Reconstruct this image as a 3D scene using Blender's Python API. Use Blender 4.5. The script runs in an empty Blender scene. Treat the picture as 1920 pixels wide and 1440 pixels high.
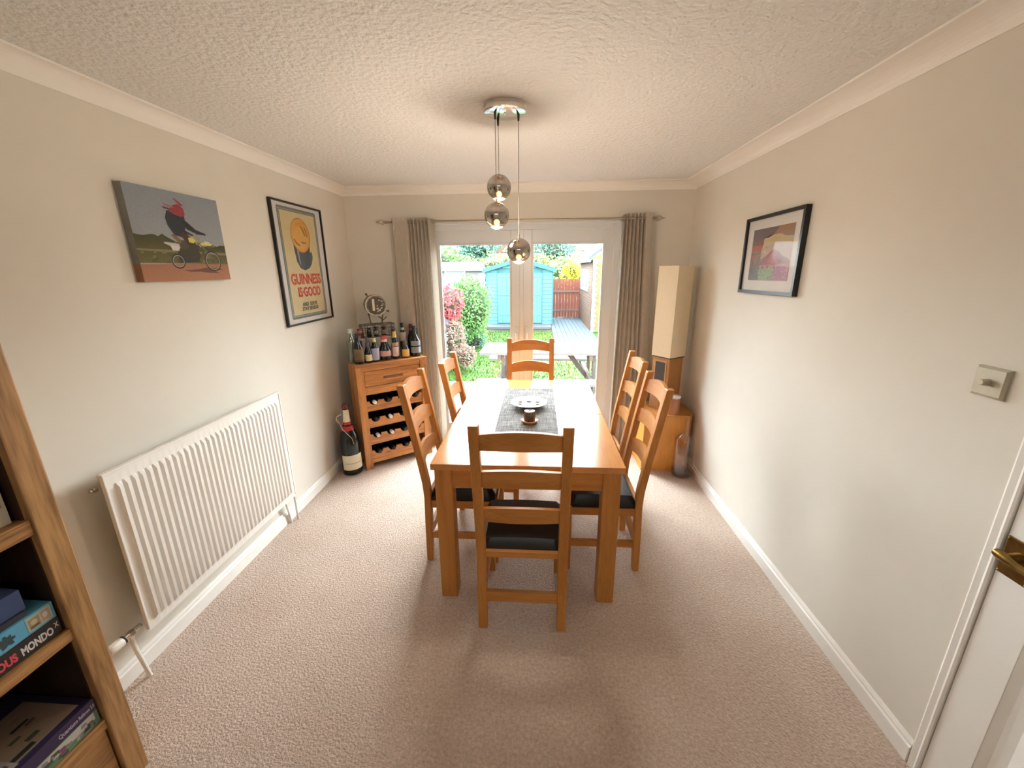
import bpy, bmesh, math, random
from mathutils import Vector, Matrix
PI = math.pi
sc = bpy.context.scene
C = sc.collection

# ------------------------------------------------------------------ camera
yaw, pit, roll, F = -0.0638804114, 0.275326931, -0.00836602609, 761.408
cy, sy, cp, sp = math.cos(yaw), math.sin(yaw), math.cos(pit), math.sin(pit)
fw = Vector((sy*cp, cy*cp, -sp)); rt = Vector((cy, -sy, 0)); up = rt.cross(fw)
cr, sr = math.cos(roll), math.sin(roll)
rt2 = cr*rt + sr*up; up2 = -sr*rt + cr*up
cam = bpy.data.cameras.new('camera'); cam.sensor_width = 36; cam.lens = F/1920*36
cam.clip_start = 0.02; cam.clip_end = 300
camo = bpy.data.objects.new('camera', cam); C.objects.link(camo)
m = Matrix((rt2, up2, -fw)).transposed().to_4x4(); m.translation = (0, 0, 1.65)
camo.matrix_world = m
sc.camera = camo

# ------------------------------------------------------------------ light and exposure
sc.view_settings.view_transform = 'Standard'; sc.view_settings.look = 'None'
sc.view_settings.gamma = 1; sc.view_settings.use_curve_mapping = False
sc.view_settings.exposure = 0.62
W = bpy.data.worlds.new('world'); sc.world = W; W.use_nodes = True
nt = W.node_tree; bg = nt.nodes['Background']
tc = nt.nodes.new('ShaderNodeTexCoord'); sep = nt.nodes.new('ShaderNodeSeparateXYZ')
rp = nt.nodes.new('ShaderNodeValToRGB')
nt.links.new(tc.outputs['Generated'], sep.inputs[0]); nt.links.new(sep.outputs['Z'], rp.inputs[0])
rp.color_ramp.elements[0].position = 0.0; rp.color_ramp.elements[0].color = (0.95, 0.97, 1.0, 1)
rp.color_ramp.elements[1].position = 0.6; rp.color_ramp.elements[1].color = (0.70, 0.84, 1.0, 1)
nt.links.new(rp.outputs[0], bg.inputs[0]); bg.inputs[1].default_value = 9.0
def lamp(name, kind, loc, energy, color, **k):
    l = bpy.data.lights.new(name, kind); l.energy = energy; l.color = color
    for a, b in k.items(): setattr(l, a, b)
    o = bpy.data.objects.new(name, l); o.location = loc; C.objects.link(o); return o
# hazy bright sky and sun high over the garden, shining towards the house
sun = lamp('sun', 'SUN', (0, 12, 9), 35.0, (0.95, 0.98, 1.0), angle=math.radians(84))
sun.rotation_euler = Vector((0.0, 0.87, 0.50)).to_track_quat('Z', 'Y').to_euler()
sc.cycles.max_bounces = 10; sc.cycles.diffuse_bounces = 6; sc.cycles.glossy_bounces = 4
sc.cycles.transparent_max_bounces = 16; sc.cycles.transmission_bounces = 8
sc.cycles.sample_clamp_indirect = 6; sc.cycles.caustics_reflective = False; sc.cycles.caustics_refractive = False
sc.cycles.use_denoising = True
try: sc.cycles.denoiser = 'OPENIMAGEDENOISE'
except Exception: pass
# added unseen area light behind the camera, fills the near part of the room
back = lamp('rear_fill_light', 'AREA', (0.0, -1.75, 2.25), 17, (1.0, 0.97, 0.92), shape='RECTANGLE', size=2.2, size_y=1.2)
back.rotation_euler = (math.radians(28), 0, 0)

# ------------------------------------------------------------------ materials
def lin(c):
    return tuple(((x/255)/12.92 if x/255 <= 0.04045 else ((x/255+0.055)/1.055)**2.4) for x in c)
def mat(name, col, rough=0.5, metal=0.0, spec=0.5, noise=0.0, nscale=20, bump=0.0, bscale=60, stretch=(1, 1, 1),
        coat=0.0, col2=None, detail=4, bdist=0.01, emit=None, estr=0, alpha=None, trans=0, ior=1.45, vcol=False, sheen=0):
    M = bpy.data.materials.new(name); M.use_nodes = True
    n = M.node_tree.nodes; L = M.node_tree.links; p = n['Principled BSDF']
    c = (*col, 1) if len(col) == 3 else col
    p.inputs['Base Color'].default_value = c
    p.inputs['Roughness'].default_value = rough; p.inputs['Metallic'].default_value = metal
    p.inputs['Specular IOR Level'].default_value = spec; p.inputs['IOR'].default_value = ior
    p.inputs['Coat Weight'].default_value = coat; p.inputs['Coat Roughness'].default_value = 0.12
    p.inputs['Transmission Weight'].default_value = trans
    if sheen: p.inputs['Sheen Weight'].default_value = sheen
    if emit: p.inputs['Emission Color'].default_value = (*emit, 1); p.inputs['Emission Strength'].default_value = estr
    base = None
    if vcol:
        a = n.new('ShaderNodeVertexColor'); a.layer_name = 'Col'; base = a.outputs['Color']
        L.new(base, p.inputs['Base Color'])
    if noise > 0 or col2:
        t = n.new('ShaderNodeTexCoord'); mp = n.new('ShaderNodeMapping'); mp.inputs['Scale'].default_value = stretch
        L.new(t.outputs['Object'], mp.inputs[0])
        nz = n.new('ShaderNodeTexNoise'); nz.inputs['Scale'].default_value = nscale; nz.inputs['Detail'].default_value = detail
        nz.inputs['Roughness'].default_value = 0.62
        L.new(mp.outputs[0], nz.inputs[0])
        r = n.new('ShaderNodeValToRGB'); r.color_ramp.elements[0].position = 0.32; r.color_ramp.elements[1].position = 0.68
        c2 = col2 if col2 else tuple(x*(1-noise) for x in col)
        r.color_ramp.elements[0].color = (*c2, 1); r.color_ramp.elements[1].color = c
        L.new(nz.outputs['Fac'], r.inputs[0])
        if vcol:
            r.color_ramp.elements[0].color = (1-noise,)*3+(1,); r.color_ramp.elements[1].color = (1, 1, 1, 1)
            mx = n.new('ShaderNodeMixRGB'); mx.blend_type = 'MULTIPLY'; mx.inputs[0].default_value = 1
            L.new(base, mx.inputs[1]); L.new(r.outputs[0], mx.inputs[2]); L.new(mx.outputs[0], p.inputs['Base Color'])
        else: L.new(r.outputs[0], p.inputs['Base Color'])
    if bump > 0:
        t2 = n.new('ShaderNodeTexCoord'); nb = n.new('ShaderNodeTexNoise'); nb.inputs['Scale'].default_value = bscale
        nb.inputs['Detail'].default_value = 5
        L.new(t2.outputs['Object'], nb.inputs[0])
        b = n.new('ShaderNodeBump'); b.inputs['Strength'].default_value = bump; b.inputs['Distance'].default_value = bdist
        L.new(nb.outputs['Fac'], b.inputs['Height']); L.new(b.outputs[0], p.inputs['Normal'])
    return M
def wood(name, light, dark, axis='X', scale=13, rough=0.42, coat=0.0, knots=False, spec=0.5, dist=0.8):
    M = bpy.data.materials.new(name); M.use_nodes = True
    n = M.node_tree.nodes; L = M.node_tree.links; p = n['Principled BSDF']
    t = n.new('ShaderNodeTexCoord'); mp = n.new('ShaderNodeMapping')
    s = {'X': (0.12, 1.6, 1.6), 'Y': (1.6, 0.12, 1.6), 'Z': (1.6, 1.6, 0.12)}[axis]; mp.inputs['Scale'].default_value = s
    L.new(t.outputs['Object'], mp.inputs[0])
    oi = n.new('ShaderNodeObjectInfo'); ad = n.new('ShaderNodeVectorMath'); ad.operation = 'MULTIPLY_ADD'
    L.new(oi.outputs['Random'], ad.inputs[0]); ad.inputs[1].default_value = (9, 7, 5); L.new(mp.outputs[0], ad.inputs[2])
    n1 = n.new('ShaderNodeTexNoise'); n1.inputs['Scale'].default_value = scale; n1.inputs['Detail'].default_value = 3; n1.inputs['Distortion'].default_value = dist
    n2 = n.new('ShaderNodeTexNoise'); n2.inputs['Scale'].default_value = scale*9; n2.inputs['Detail'].default_value = 5
    L.new(ad.outputs[0], n1.inputs[0]); L.new(ad.outputs[0], n2.inputs[0])
    mx = n.new('ShaderNodeMath'); mx.operation = 'MULTIPLY_ADD'; mx.inputs[1].default_value = 0.4
    L.new(n2.outputs['Fac'], mx.inputs[0])
    m6 = n.new('ShaderNodeMath'); m6.operation = 'MULTIPLY'; m6.inputs[1].default_value = 0.6; L.new(n1.outputs['Fac'], m6.inputs[0])
    L.new(m6.outputs[0], mx.inputs[2])
    r = n.new('ShaderNodeValToRGB'); r.color_ramp.elements[0].position = 0.36; r.color_ramp.elements[1].position = 0.62
    r.color_ramp.elements[0].color = (*dark, 1); r.color_ramp.elements[1].color = (*light, 1)
    L.new(mx.outputs[0], r.inputs[0])
    out = r.outputs[0]
    if knots:
        v = n.new('ShaderNodeTexVoronoi'); v.inputs['Scale'].default_value = 5.5
        mk = n.new('ShaderNodeMapping'); mk.inputs['Scale'].default_value = tuple(0.55 if x < 1 else 1.3 for x in s)
        L.new(t.outputs['Object'], mk.inputs[0]); L.new(mk.outputs[0], v.inputs[0])
        kr = n.new('ShaderNodeValToRGB'); kr.color_ramp.elements[0].position = 0.03; kr.color_ramp.elements[1].position = 0.12
        kr.color_ramp.elements[0].color = (0.22, 0.14, 0.10, 1); kr.color_ramp.elements[1].color = (1, 1, 1, 1)
        L.new(v.outputs['Distance'], kr.inputs[0])
        mm = n.new('ShaderNodeMixRGB'); mm.blend_type = 'MULTIPLY'; mm.inputs[0].default_value = 0.8
        L.new(out, mm.inputs[1]); L.new(kr.outputs[0], mm.inputs[2]); out = mm.outputs[0]
    L.new(out, p.inputs['Base Color'])
    p.inputs['Roughness'].default_value = rough; p.inputs['Coat Weight'].default_value = coat; p.inputs['Coat Roughness'].default_value = 0.16
    p.inputs['Specular IOR Level'].default_value = spec
    b = n.new('ShaderNodeBump'); b.inputs['Strength'].default_value = 0.08; b.inputs['Distance'].default_value = 0.003
    L.new(mx.outputs[0], b.inputs['Height']); L.new(b.outputs[0], p.inputs['Normal'])
    return M
def clear(name, tint, fac=0.10, rough=0.02, edge=0.35):
    # thin clear pane or vessel: mostly see-through, with a Fresnel reflection
    M = bpy.data.materials.new(name); M.use_nodes = True
    n = M.node_tree.nodes; L = M.node_tree.links; n.remove(n['Principled BSDF'])
    o = n['Material Output']; tr = n.new('ShaderNodeBsdfTransparent'); tr.inputs[0].default_value = (*tint, 1)
    g = n.new('ShaderNodeBsdfGlossy'); g.inputs['Roughness'].default_value = rough
    lw = n.new('ShaderNodeFresnel'); lw.inputs[0].default_value = 1.45
    ma = n.new('ShaderNodeMath'); ma.operation = 'MULTIPLY_ADD'; ma.inputs[1].default_value = 0.5+edge; ma.inputs[2].default_value = fac; ma.use_clamp = True
    L.new(lw.outputs[0], ma.inputs[0])
    ge = n.new('ShaderNodeNewGeometry'); iv = n.new('ShaderNodeMath'); iv.operation = 'SUBTRACT'; iv.inputs[0].default_value = 1; L.new(ge.outputs['Backfacing'], iv.inputs[1])
    mu = n.new('ShaderNodeMath'); mu.operation = 'MULTIPLY'; L.new(ma.outputs[0], mu.inputs[0]); L.new(iv.outputs[0], mu.inputs[1])
    mx = n.new('ShaderNodeMixShader'); L.new(mu.outputs[0], mx.inputs[0]); L.new(tr.outputs[0], mx.inputs[1]); L.new(g.outputs[0], mx.inputs[2])
    L.new(mx.outputs[0], o.inputs[0]); return M

oak_l, oak_d = (0.53, 0.225, 0.055), (0.40, 0.155, 0.034)
OAKX = wood('honey oak along x', oak_l, oak_d, 'X', spec=.35); OAKY = wood('honey oak along y', oak_l, oak_d, 'Y', spec=.35); OAKZ = wood('honey oak along z', oak_l, oak_d, 'Z', spec=.35)
OAKTOP = wood('polished oak top', (0.58, 0.27, 0.10), (0.50, 0.22, 0.075), 'Y', rough=0.17, coat=0.0, spec=0.26)
PINEX = wood('rustic wood along x', (0.66, 0.30, 0.10), (0.30, 0.12, 0.04), 'X', knots=True, scale=11); PINEZ = wood('rustic wood along z', (0.58, 0.26, 0.085), (0.29, 0.115, 0.036), 'Z', scale=11)
MANX = wood('mango wood along y', (0.40, 0.20, 0.066), (0.16, 0.065, 0.02), 'Y', scale=14, dist=2.2); MANZ = wood('mango wood along z', (0.42, 0.225, 0.085), (0.20, 0.095, 0.034), 'Z', scale=9, dist=3.0)
MANSHADE = wood('dark mango with painted shade', (0.030, 0.013, 0.006), (0.014, 0.006, 0.003), 'Z', scale=5)  # dark wood, taken near black so the colour carries the shade inside
BOXW = wood('orange veneer', (0.70, 0.30, 0.055), (0.56, 0.22, 0.038), 'Z', scale=5)
WALL = mat('warm cream emulsion', (0.70, 0.66, 0.585), 0.85, spec=0.2, noise=0.05, nscale=2.0, bump=0.05, bscale=140, bdist=0.002)
CEIL = mat('stippled ceiling', (0.765, 0.755, 0.73), 0.9, spec=0.15, bump=0.75, bscale=48, bdist=0.014)
WHT = mat('white gloss paint', (0.80, 0.77, 0.72), 0.28, noise=0.03, nscale=6)
COV = mat('cornice paint', (0.84, 0.81, 0.76), 0.75, spec=0.2, noise=0.02, nscale=5)
UPVC = mat('white upvc', (0.63, 0.655, 0.67), 0.25, noise=0.02, nscale=5)
RAD = mat('radiator enamel', (0.80, 0.77, 0.72), 0.3, noise=0.02, nscale=6)
CHROME = mat('chrome', (0.80, 0.79, 0.77), 0.12, 1.0, noise=0.05, nscale=8)
DKMET = mat('aged dark metal', (0.13, 0.11, 0.085), 0.42, 0.75, noise=0.4, nscale=40)
SILV = mat('aged silver', (0.50, 0.46, 0.38), 0.4, 0.75, noise=0.3, nscale=40)
STEEL = mat('brushed nickel', (0.42, 0.36, 0.27), 0.35, 0.9, noise=0.1, nscale=30)
BRASS = mat('antique brass', (0.34, 0.22, 0.07), 0.28, 0.95, noise=0.4, nscale=35)
LEATH = mat('black leather', (0.010, 0.0095, 0.009), 0.36, spec=0.5, noise=0.2, nscale=30, bump=0.12, bscale=220, bdist=0.001)
BLK = mat('black satin', (0.012, 0.011, 0.010), 0.35, noise=0.2, nscale=20)
FABR = mat('taupe linen curtain', (0.84, 0.775, 0.69), 0.9, spec=0.1, noise=0.16, nscale=90, stretch=(1, 1, 0.25), bump=0.15, bscale=300, bdist=0.001)
def translucent(M, col, f):
    n = M.node_tree.nodes; L = M.node_tree.links; o = n['Material Output']; t = n.new('ShaderNodeBsdfTranslucent'); t.inputs[0].default_value = (*col, 1)
    m_ = n.new('ShaderNodeMixShader'); m_.inputs[0].default_value = f
    L.new(n['Principled BSDF'].outputs[0], m_.inputs[1]); L.new(t.outputs[0], m_.inputs[2]); L.new(m_.outputs[0], o.inputs[0])
translucent(FABR, (.62, .53, .44), .22)
LINING = mat('cream curtain lining', (0.66, 0.60, 0.50), 0.9, spec=0.1, noise=0.08, nscale=30)
SHADE = mat('cream paper shade', (0.72, 0.60, 0.42), 0.8, spec=0.2, noise=0.07, nscale=45, stretch=(1, 1, 4))
VC = mat('printed colour', (1, 1, 1), 0.55, vcol=True, noise=0.08, nscale=60)
VCM = mat('printed canvas', (1, 1, 1), 0.8, vcol=True, spec=0.2, noise=0.10, nscale=90)
PAPER = mat('white mount board', (0.74, 0.71, 0.68), 0.8, noise=0.03, nscale=9)
GLZ = clear('picture glazing', (0.97, 0.97, 0.97), 0.02, 0.03)
PANE = clear('window pane', (0.96, 0.985, 0.98), 0.02, 0.0)
CLRB = clear('clear bottle glass', (0.88, 0.86, 0.84), 0.10, 0.04, 0.55)
GRNB = clear('pale green bottle glass', (0.72, 0.78, 0.70), 0.12, 0.04, 0.5)
DKG = mat('dark bottle glass', (0.010, 0.013, 0.012), 0.08, noise=0.2, nscale=12)
CAPM = mat('bottle caps', (1, 1, 1), 0.35, vcol=True, noise=0.05, nscale=30)
def carpet_mat():
    M = mat('beige twist carpet', (0.71, 0.58, 0.485), 0.95, spec=0.1, col2=(0.48, 0.37, 0.295), nscale=75, detail=6, bump=1.0, bscale=110, bdist=0.012, sheen=0.15)
    n = M.node_tree.nodes; L = M.node_tree.links; p = n['Principled BSDF']
    src = p.inputs['Base Color'].links[0].from_socket
    t = n.new('ShaderNodeTexCoord'); nz = n.new('ShaderNodeTexNoise'); nz.inputs['Scale'].default_value = 2.6; nz.inputs['Detail'].default_value = 4
    L.new(t.outputs['Object'], nz.inputs[0])
    r = n.new('ShaderNodeValToRGB'); r.color_ramp.elements[0].position = 0.35; r.color_ramp.elements[1].position = 0.65
    r.color_ramp.elements[0].color = (0.90, 0.87, 0.84, 1); r.color_ramp.elements[1].color = (1, 1, 1, 1); L.new(nz.outputs['Fac'], r.inputs[0])
    mm = n.new('ShaderNodeMixRGB'); mm.blend_type = 'MULTIPLY'; mm.inputs[0].default_value = 1
    L.new(src, mm.inputs[1]); L.new(r.outputs[0], mm.inputs[2]); L.new(mm.outputs[0], p.inputs['Base Color']); return M
CARPET = carpet_mat()

# ------------------------------------------------------------------ helpers
class MB:
    def __init__(s): s.bm = bmesh.new(); s.cl = None
    def col(s):
        if s.cl is None: s.cl = s.bm.loops.layers.float_color.new('Col')
        return s.cl
    def paint(s, faces, c):
        l = s.col()
        for f in faces:
            for lp in f.loops: lp[l] = (*c, 1)
    def box(s, a, b, bev=0.0, seg=2, c=None, rot=None):
        vs = [s.bm.verts.new((x, y, z)) for x in (a[0], b[0]) for y in (a[1], b[1]) for z in (a[2], b[2])]
        q = [(0, 1, 3, 2), (4, 6, 7, 5), (0, 4, 5, 1), (2, 3, 7, 6), (0, 2, 6, 4), (1, 5, 7, 3)]
        fs = [s.bm.faces.new([vs[i] for i in f]) for f in q]
        if bev > 0:
            es = list({e for f in fs for e in f.edges})
            r = bmesh.ops.bevel(s.bm, geom=es, offset=bev, segments=seg, profile=0.6, affect='EDGES')
            fs = list({f for f in r['faces']} | {f for f in fs if f.is_valid})
            vs = list({v for f in fs for v in f.verts})
        if rot: bmesh.ops.transform(s.bm, matrix=rot, verts=vs)
        if c: s.paint(fs, c)
        return s
    def tube(s, pts, r, n=10, cap=True, c=None):
        pts = [Vector(p) for p in pts]; rings = []; fs = []
        rr = r if isinstance(r, (list, tuple)) else [r]*len(pts)
        pn = None
        for i, p in enumerate(pts):
            d = (pts[min(i+1, len(pts)-1)]-pts[max(i-1, 0)]).normalized()
            if pn is None: pn = d.orthogonal().normalized()
            pn = (pn-d*pn.dot(d)).normalized(); q = d.cross(pn)
            rings.append([s.bm.verts.new(p+(pn*math.cos(2*PI*k/n)+q*math.sin(2*PI*k/n))*rr[i]) for k in range(n)])
        for a, b in zip(rings, rings[1:]):
            for k in range(n): fs.append(s.bm.faces.new((a[k], a[(k+1) % n], b[(k+1) % n], b[k])))
        if cap: fs.append(s.bm.faces.new(rings[0][::-1])); fs.append(s.bm.faces.new(rings[-1]))
        if c: s.paint(fs, c)
        return s
    def lathe(s, prof, n=24, o=(0, 0, 0), cols=None, a0=0, a1=2*PI, cap=True):
        full = abs(a1-a0-2*PI) < 1e-6; m_ = n if full else n+1; rings = []; fs = []
        for r, z in prof:
            rings.append([s.bm.verts.new((o[0]+max(r, 1e-5)*math.cos(a0+(a1-a0)*k/n), o[1]+max(r, 1e-5)*math.sin(a0+(a1-a0)*k/n), o[2]+z)) for k in range(m_)])
        for i, (a, b) in enumerate(zip(rings, rings[1:])):
            nf = [s.bm.faces.new((a[k], a[(k+1) % m_], b[(k+1) % m_], b[k])) for k in range(n)]
            if cols: s.paint(nf, cols[min(i, len(cols)-1)])
            fs += nf
        if cap and full:
            for rg, (r, z), ci, rev in ((rings[0], prof[0], 0, True), (rings[-1], prof[-1], -1, False)):
                if r > 1e-3:
                    f = s.bm.faces.new(rg[::-1] if rev else rg)
                    if cols: s.paint([f], cols[ci])
        return s
    def prism(s, poly, axis, a, b, c=None):
        # poly: 2D points in the two axes other than `axis`, extruded from a to b
        def P(u, v, w): return {'x': (w, u, v), 'y': (u, w, v), 'z': (u, v, w)}[axis]
        A = [s.bm.verts.new(P(u, v, a)) for u, v in poly]; B = [s.bm.verts.new(P(u, v, b)) for u, v in poly]
        n = len(poly); fs = [s.bm.faces.new(A[::-1]), s.bm.faces.new(B)]
        for k in range(n): fs.append(s.bm.faces.new((A[k], A[(k+1) % n], B[(k+1) % n], B[k])))
        if c: s.paint(fs, c)
        return s
    def poly(s, pts, c=None):
        f = s.bm.faces.new([s.bm.verts.new(p) for p in pts])
        if c: s.paint([f], c)
        return s
    def sphere(s, r, o=(0, 0, 0), u=20, v=12, sc_=(1, 1, 1), c=None):
        n0 = set(s.bm.faces)
        g = bmesh.ops.create_uvsphere(s.bm, u_segments=u, v_segments=v, radius=r)
        bmesh.ops.scale(s.bm, vec=sc_, verts=g['verts']); bmesh.ops.translate(s.bm, vec=o, verts=g['verts'])
        if c: s.paint([f for f in s.bm.faces if f not in n0], c)
        return s
    def build(s, name, m_, parent=None, smooth=False, loc=None, rot=None):
        bmesh.ops.recalc_face_normals(s.bm, faces=s.bm.faces)
        me = bpy.data.meshes.new(name); s.bm.to_mesh(me); s.bm.free()
        return mk(name, me, m_, parent, smooth, loc, rot)
def mk(name, me, m_, parent=None, smooth=False, loc=None, rot=None):
    o = bpy.data.objects.new(name, me); C.objects.link(o)
    if m_ is not None:
        me.materials.clear(); me.materials.append(m_)
    if smooth:
        for p in me.polygons: p.use_smooth = True
        try:
            me.set_sharp_from_angle(angle=math.radians(40))
        except Exception: pass
    if parent is not None: o.parent = parent
    if loc is not None: o.location = loc
    if rot is not None: o.rotation_euler = rot
    return o
def tag(o, label=None, cat=None, group=None, kind=None):
    if label: o['label'] = label
    if cat: o['category'] = cat
    if group: o['group'] = group
    if kind: o['kind'] = kind
    return o
def thing(name, label, cat, loc=(0, 0, 0), rz=0, group=None):
    o = bpy.data.objects.new(name, None); C.objects.link(o); o.location = loc; o.rotation_euler = (0, 0, rz)
    o.empty_display_size = 0.05
    return tag(o, label, cat, group)
def struct(name, label=None, loc=(0, 0, 0)):
    o = bpy.data.objects.new(name, None); C.objects.link(o); o.location = loc; o['kind'] = 'structure'
    if label: o['label'] = label
    return o
def dup(root, loc=None, rz=None, label=None):
    kids = [c for c in C.objects if c.parent == root]
    r = root.copy(); C.objects.link(r)
    for ch in kids:
        c = ch.copy(); C.objects.link(c); c.parent = r
        for g in [x for x in C.objects if x.parent == ch]:
            d = g.copy(); C.objects.link(d); d.parent = c
    if loc is not None: r.location = loc
    if rz is not None: r.rotation_euler = (0, 0, rz)
    if label: r['label'] = label
    return r
def S(mb, name, m_, label=None):
    o = mb.build(name, m_); o['kind'] = 'structure'
    if label: o['label'] = label
    return o
def text(name, body, size, m_, parent, M4, ext=0.0004, bold=0.0, sx=1.0, align='CENTER'):
    cu = bpy.data.curves.new(name, 'FONT'); cu.body = body; cu.size = size; cu.extrude = ext; cu.offset = bold
    cu.align_x = align; cu.align_y = 'CENTER'; cu.resolution_u = 3
    t = bpy.data.objects.new('tmp', cu); C.objects.link(t)
    dg = bpy.context.evaluated_depsgraph_get(); me = bpy.data.meshes.new_from_object(t.evaluated_get(dg))
    bpy.data.objects.remove(t); me.transform(Matrix.Diagonal((sx, 1, 1, 1))); me.transform(M4)
    return mk(name, me, m_, parent)
def frame4(o, x, y):
    # matrix whose local x,y run along world vectors x,y, origin o
    x = Vector(x).normalized(); y = Vector(y).normalized(); z = x.cross(y)
    m_ = Matrix((x, y, z)).transposed().to_4x4(); m_.translation = o; return m_
def flat(name, shapes, m_, parent, M4, step=0.00025):
    # flat print made of coloured shapes, each shape a hair above the one before
    mb = MB()
    for i, sh in enumerate(shapes):
        pts, cc = sh[0], sh[1]
        vs = [mb.bm.verts.new(M4 @ Vector((p[0], p[1], i*step))) for p in pts]
        f = mb.bm.faces.new(vs); l = mb.col()
        for k, lp in enumerate(f.loops): lp[l] = (*(cc[k] if isinstance(cc[0], (tuple, list)) else cc), 1)
    me = bpy.data.meshes.new(name); mb.bm.to_mesh(me); mb.bm.free()
    return mk(name, me, m_, parent)
def R4(x0, y0, x1, y1): return [(x0, y0), (x1, y0), (x1, y1), (x0, y1)]
def ell(cx, cy_, rx, ry, n=20, a0=0, a1=2*PI):
    return [(cx+rx*math.cos(a0+(a1-a0)*k/n), cy_+ry*math.sin(a0+(a1-a0)*k/n)) for k in range(n)]
def ring(cx, cy_, rx, ry, w, n=20):
    out = []
    for k in range(n):
        a, b = 2*PI*k/n, 2*PI*(k+1)/n
        out.append([(cx+rx*math.cos(a), cy_+ry*math.sin(a)), (cx+rx*math.cos(b), cy_+ry*math.sin(b)),
                    (cx+(rx-w)*math.cos(b), cy_+(ry-w)*math.sin(b)), (cx+(rx-w)*math.cos(a), cy_+(ry-w)*math.sin(a))])
    return out

XL, XR, YB, YF, H = -1.695, 1.30, 3.74, -2.7, 2.335
# ------------------------------------------------------------------ room shell
S(MB().box((XL-.1, YF-.1, -.06), (XR+.1, YB+.02, 0)), 'floor', CARPET, 'beige twist pile carpet over the whole dining room')
S(MB().box((XL-.1, YF-.1, H), (XR+.1, YB+.25, H+.25)), 'ceiling', CEIL, 'cream stippled textured ceiling')
S(MB().box((XL-.25, YF-.25, -.15), (XL, YB+.25, H)), 'wall_left', WALL, 'cream wall with the radiator and two pictures')
DY0, DY1, DZ = 0.28, 1.04, 1.99
mb = MB().box((XR, DY1, -.15), (XR+.25, YB+.25, H)).box((XR, YF-.25, -.15), (XR+.25, DY0, H)).box((XR, DY0, DZ), (XR+.25, DY1, H))
S(mb, 'wall_right', WALL, 'cream wall with the dimmer switch and the landscape print')
WX0, WX1, WZ = -1.03, 0.715, 2.042
mb = MB().box((XL, YB, -.15), (WX0, YB+.25, H)).box((WX1, YB, -.15), (XR, YB+.25, H)).box((WX0, YB, WZ), (WX1, YB+.25, H))
S(mb, 'wall_back', WALL, 'cream end wall around the patio doors')
S(MB().box((XL, YF-.25, -.15), (XR, YF, H)), 'wall_front', WALL)
# cornice: concave cove section swept along each wall
def cove(d, h, n=7):
    pts = [(0, 0), (0, h)]; pts = [(0, -h), (0, 0), (d, 0), (d, -.008)]
    for k in range(1, n):
        a = PI/2*k/n; pts.append((d*(1-math.sin(a))*0.88+0.006, -.008-(h-.016)*(1-math.cos(a))))
    pts.append((.006, -h)); return pts
cz = H-2.272
S(MB().prism([(XL+u, H+v) for u, v in cove(.062, cz+.006)], 'y', YF, YB), 'trim_1', COV, 'white cove cornice above the left wall')
S(MB().prism([(XR-u, H+v) for u, v in cove(.115, cz-.004)], 'y', YF, YB), 'trim_2', COV, 'white cove cornice above the right wall')
S(MB().prism([(YB-u, H+v) for u, v in cove(.10, cz)], 'x', XL, XR), 'trim_3', COV, 'white cove cornice above the patio doors')
def skirt(u0, sgn):
    return [(u0, 0), (u0+sgn*.018, 0), (u0+sgn*.018, .062), (u0+sgn*.012, .068), (u0+sgn*.012, .076), (u0+sgn*.005, .086), (u0, .086)]
S(MB().prism(skirt(XL, 1), 'y', YF, YB), 'baseboard_left', WHT)
mb = MB().prism(skirt(XR, -1), 'y', 1.08, YB).prism(skirt(XR, -1), 'y', YF, .24)
S(mb, 'baseboard_right', WHT)
mb = MB().prism(skirt(YB, -1), 'x', XL, WX0).prism(skirt(YB, -1), 'x', WX1, XR)
S(mb, 'baseboard_back', WHT)

# ------------------------------------------------------------------ patio doors
d = struct('door_1', 'white double patio doors opening to the garden', (0, YB, 0))
def rectframe(mb, x0, x1, z0, z1, t, y0, y1, b=.004):
    mb.box((x0, y0, z0), (x0+t, y1, z1), b); mb.box((x1-t, y0, z0), (x1, y1, z1), b)
    mb.box((x0+t, y0, z1-t), (x1-t, y1, z1), b); mb.box((x0+t, y0, z0), (x1-t, y1, z0+t), b); return mb
rectframe(MB(), WX0, WX1, -.02, WZ, .062, .02, .10).build('door_frame', UPVC, d)
MB().box((WX0, -.012, WZ-.012), (WX1, .03, WZ+.004), .003).box((WX0-.004, -.012, -.0), (WX0+.010, .03, WZ), .003).box((WX1-.012, -.012, 0), (WX1+.004, .03, WZ), .003).build('frame_bead', UPVC, d)
GX = (-.889, -.241, -.053, .577); GZ0, GZ1 = .16, 1.873
for i, (a, b, ga, gb) in enumerate(((WX0+.055, -.150, GX[0], GX[1]), (-.144, WX1-.055, GX[2], GX[3]))):
    mb = MB(); y0, y1 = .035, .09
    mb.box((a, y0, .03), (ga, y1, 1.985), .006); mb.box((gb, y0, .03), (b, y1, 1.985), .006)
    mb.box((ga, y0, GZ1), (gb, y1, 1.985), .004); mb.box((ga, y0, .03), (gb, y1, GZ0), .004)
    s_ = mb.build('door_sash', UPVC, d)
    g = MB(); t = .014
    g.prism([(ga, GZ1), (ga+t, GZ1-t), (ga+t, GZ0+t), (ga, GZ0)], 'y', y0-.004, y0+.02); g.prism([(gb, GZ1), (gb, GZ0), (gb-t, GZ0+t), (gb-t, GZ1-t)], 'y', y0-.004, y0+.02)
    g.prism([(ga, GZ1), (gb, GZ1), (gb-t, GZ1-t), (ga+t, GZ1-t)], 'y', y0-.004, y0+.02); g.prism([(ga, GZ0), (ga+t, GZ0+t), (gb-t, GZ0+t), (gb, GZ0)], 'y', y0-.004, y0+.02)
    g.build('glazing_bead', UPVC, s_)
    MB().box((ga, .058, GZ0), (gb, .066, GZ1)).build('door_pane', PANE, d)
MB().box((-.165, .022, .04), (-.129, .036, 1.98), .004).build('meeting_strip', UPVC, d)
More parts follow.
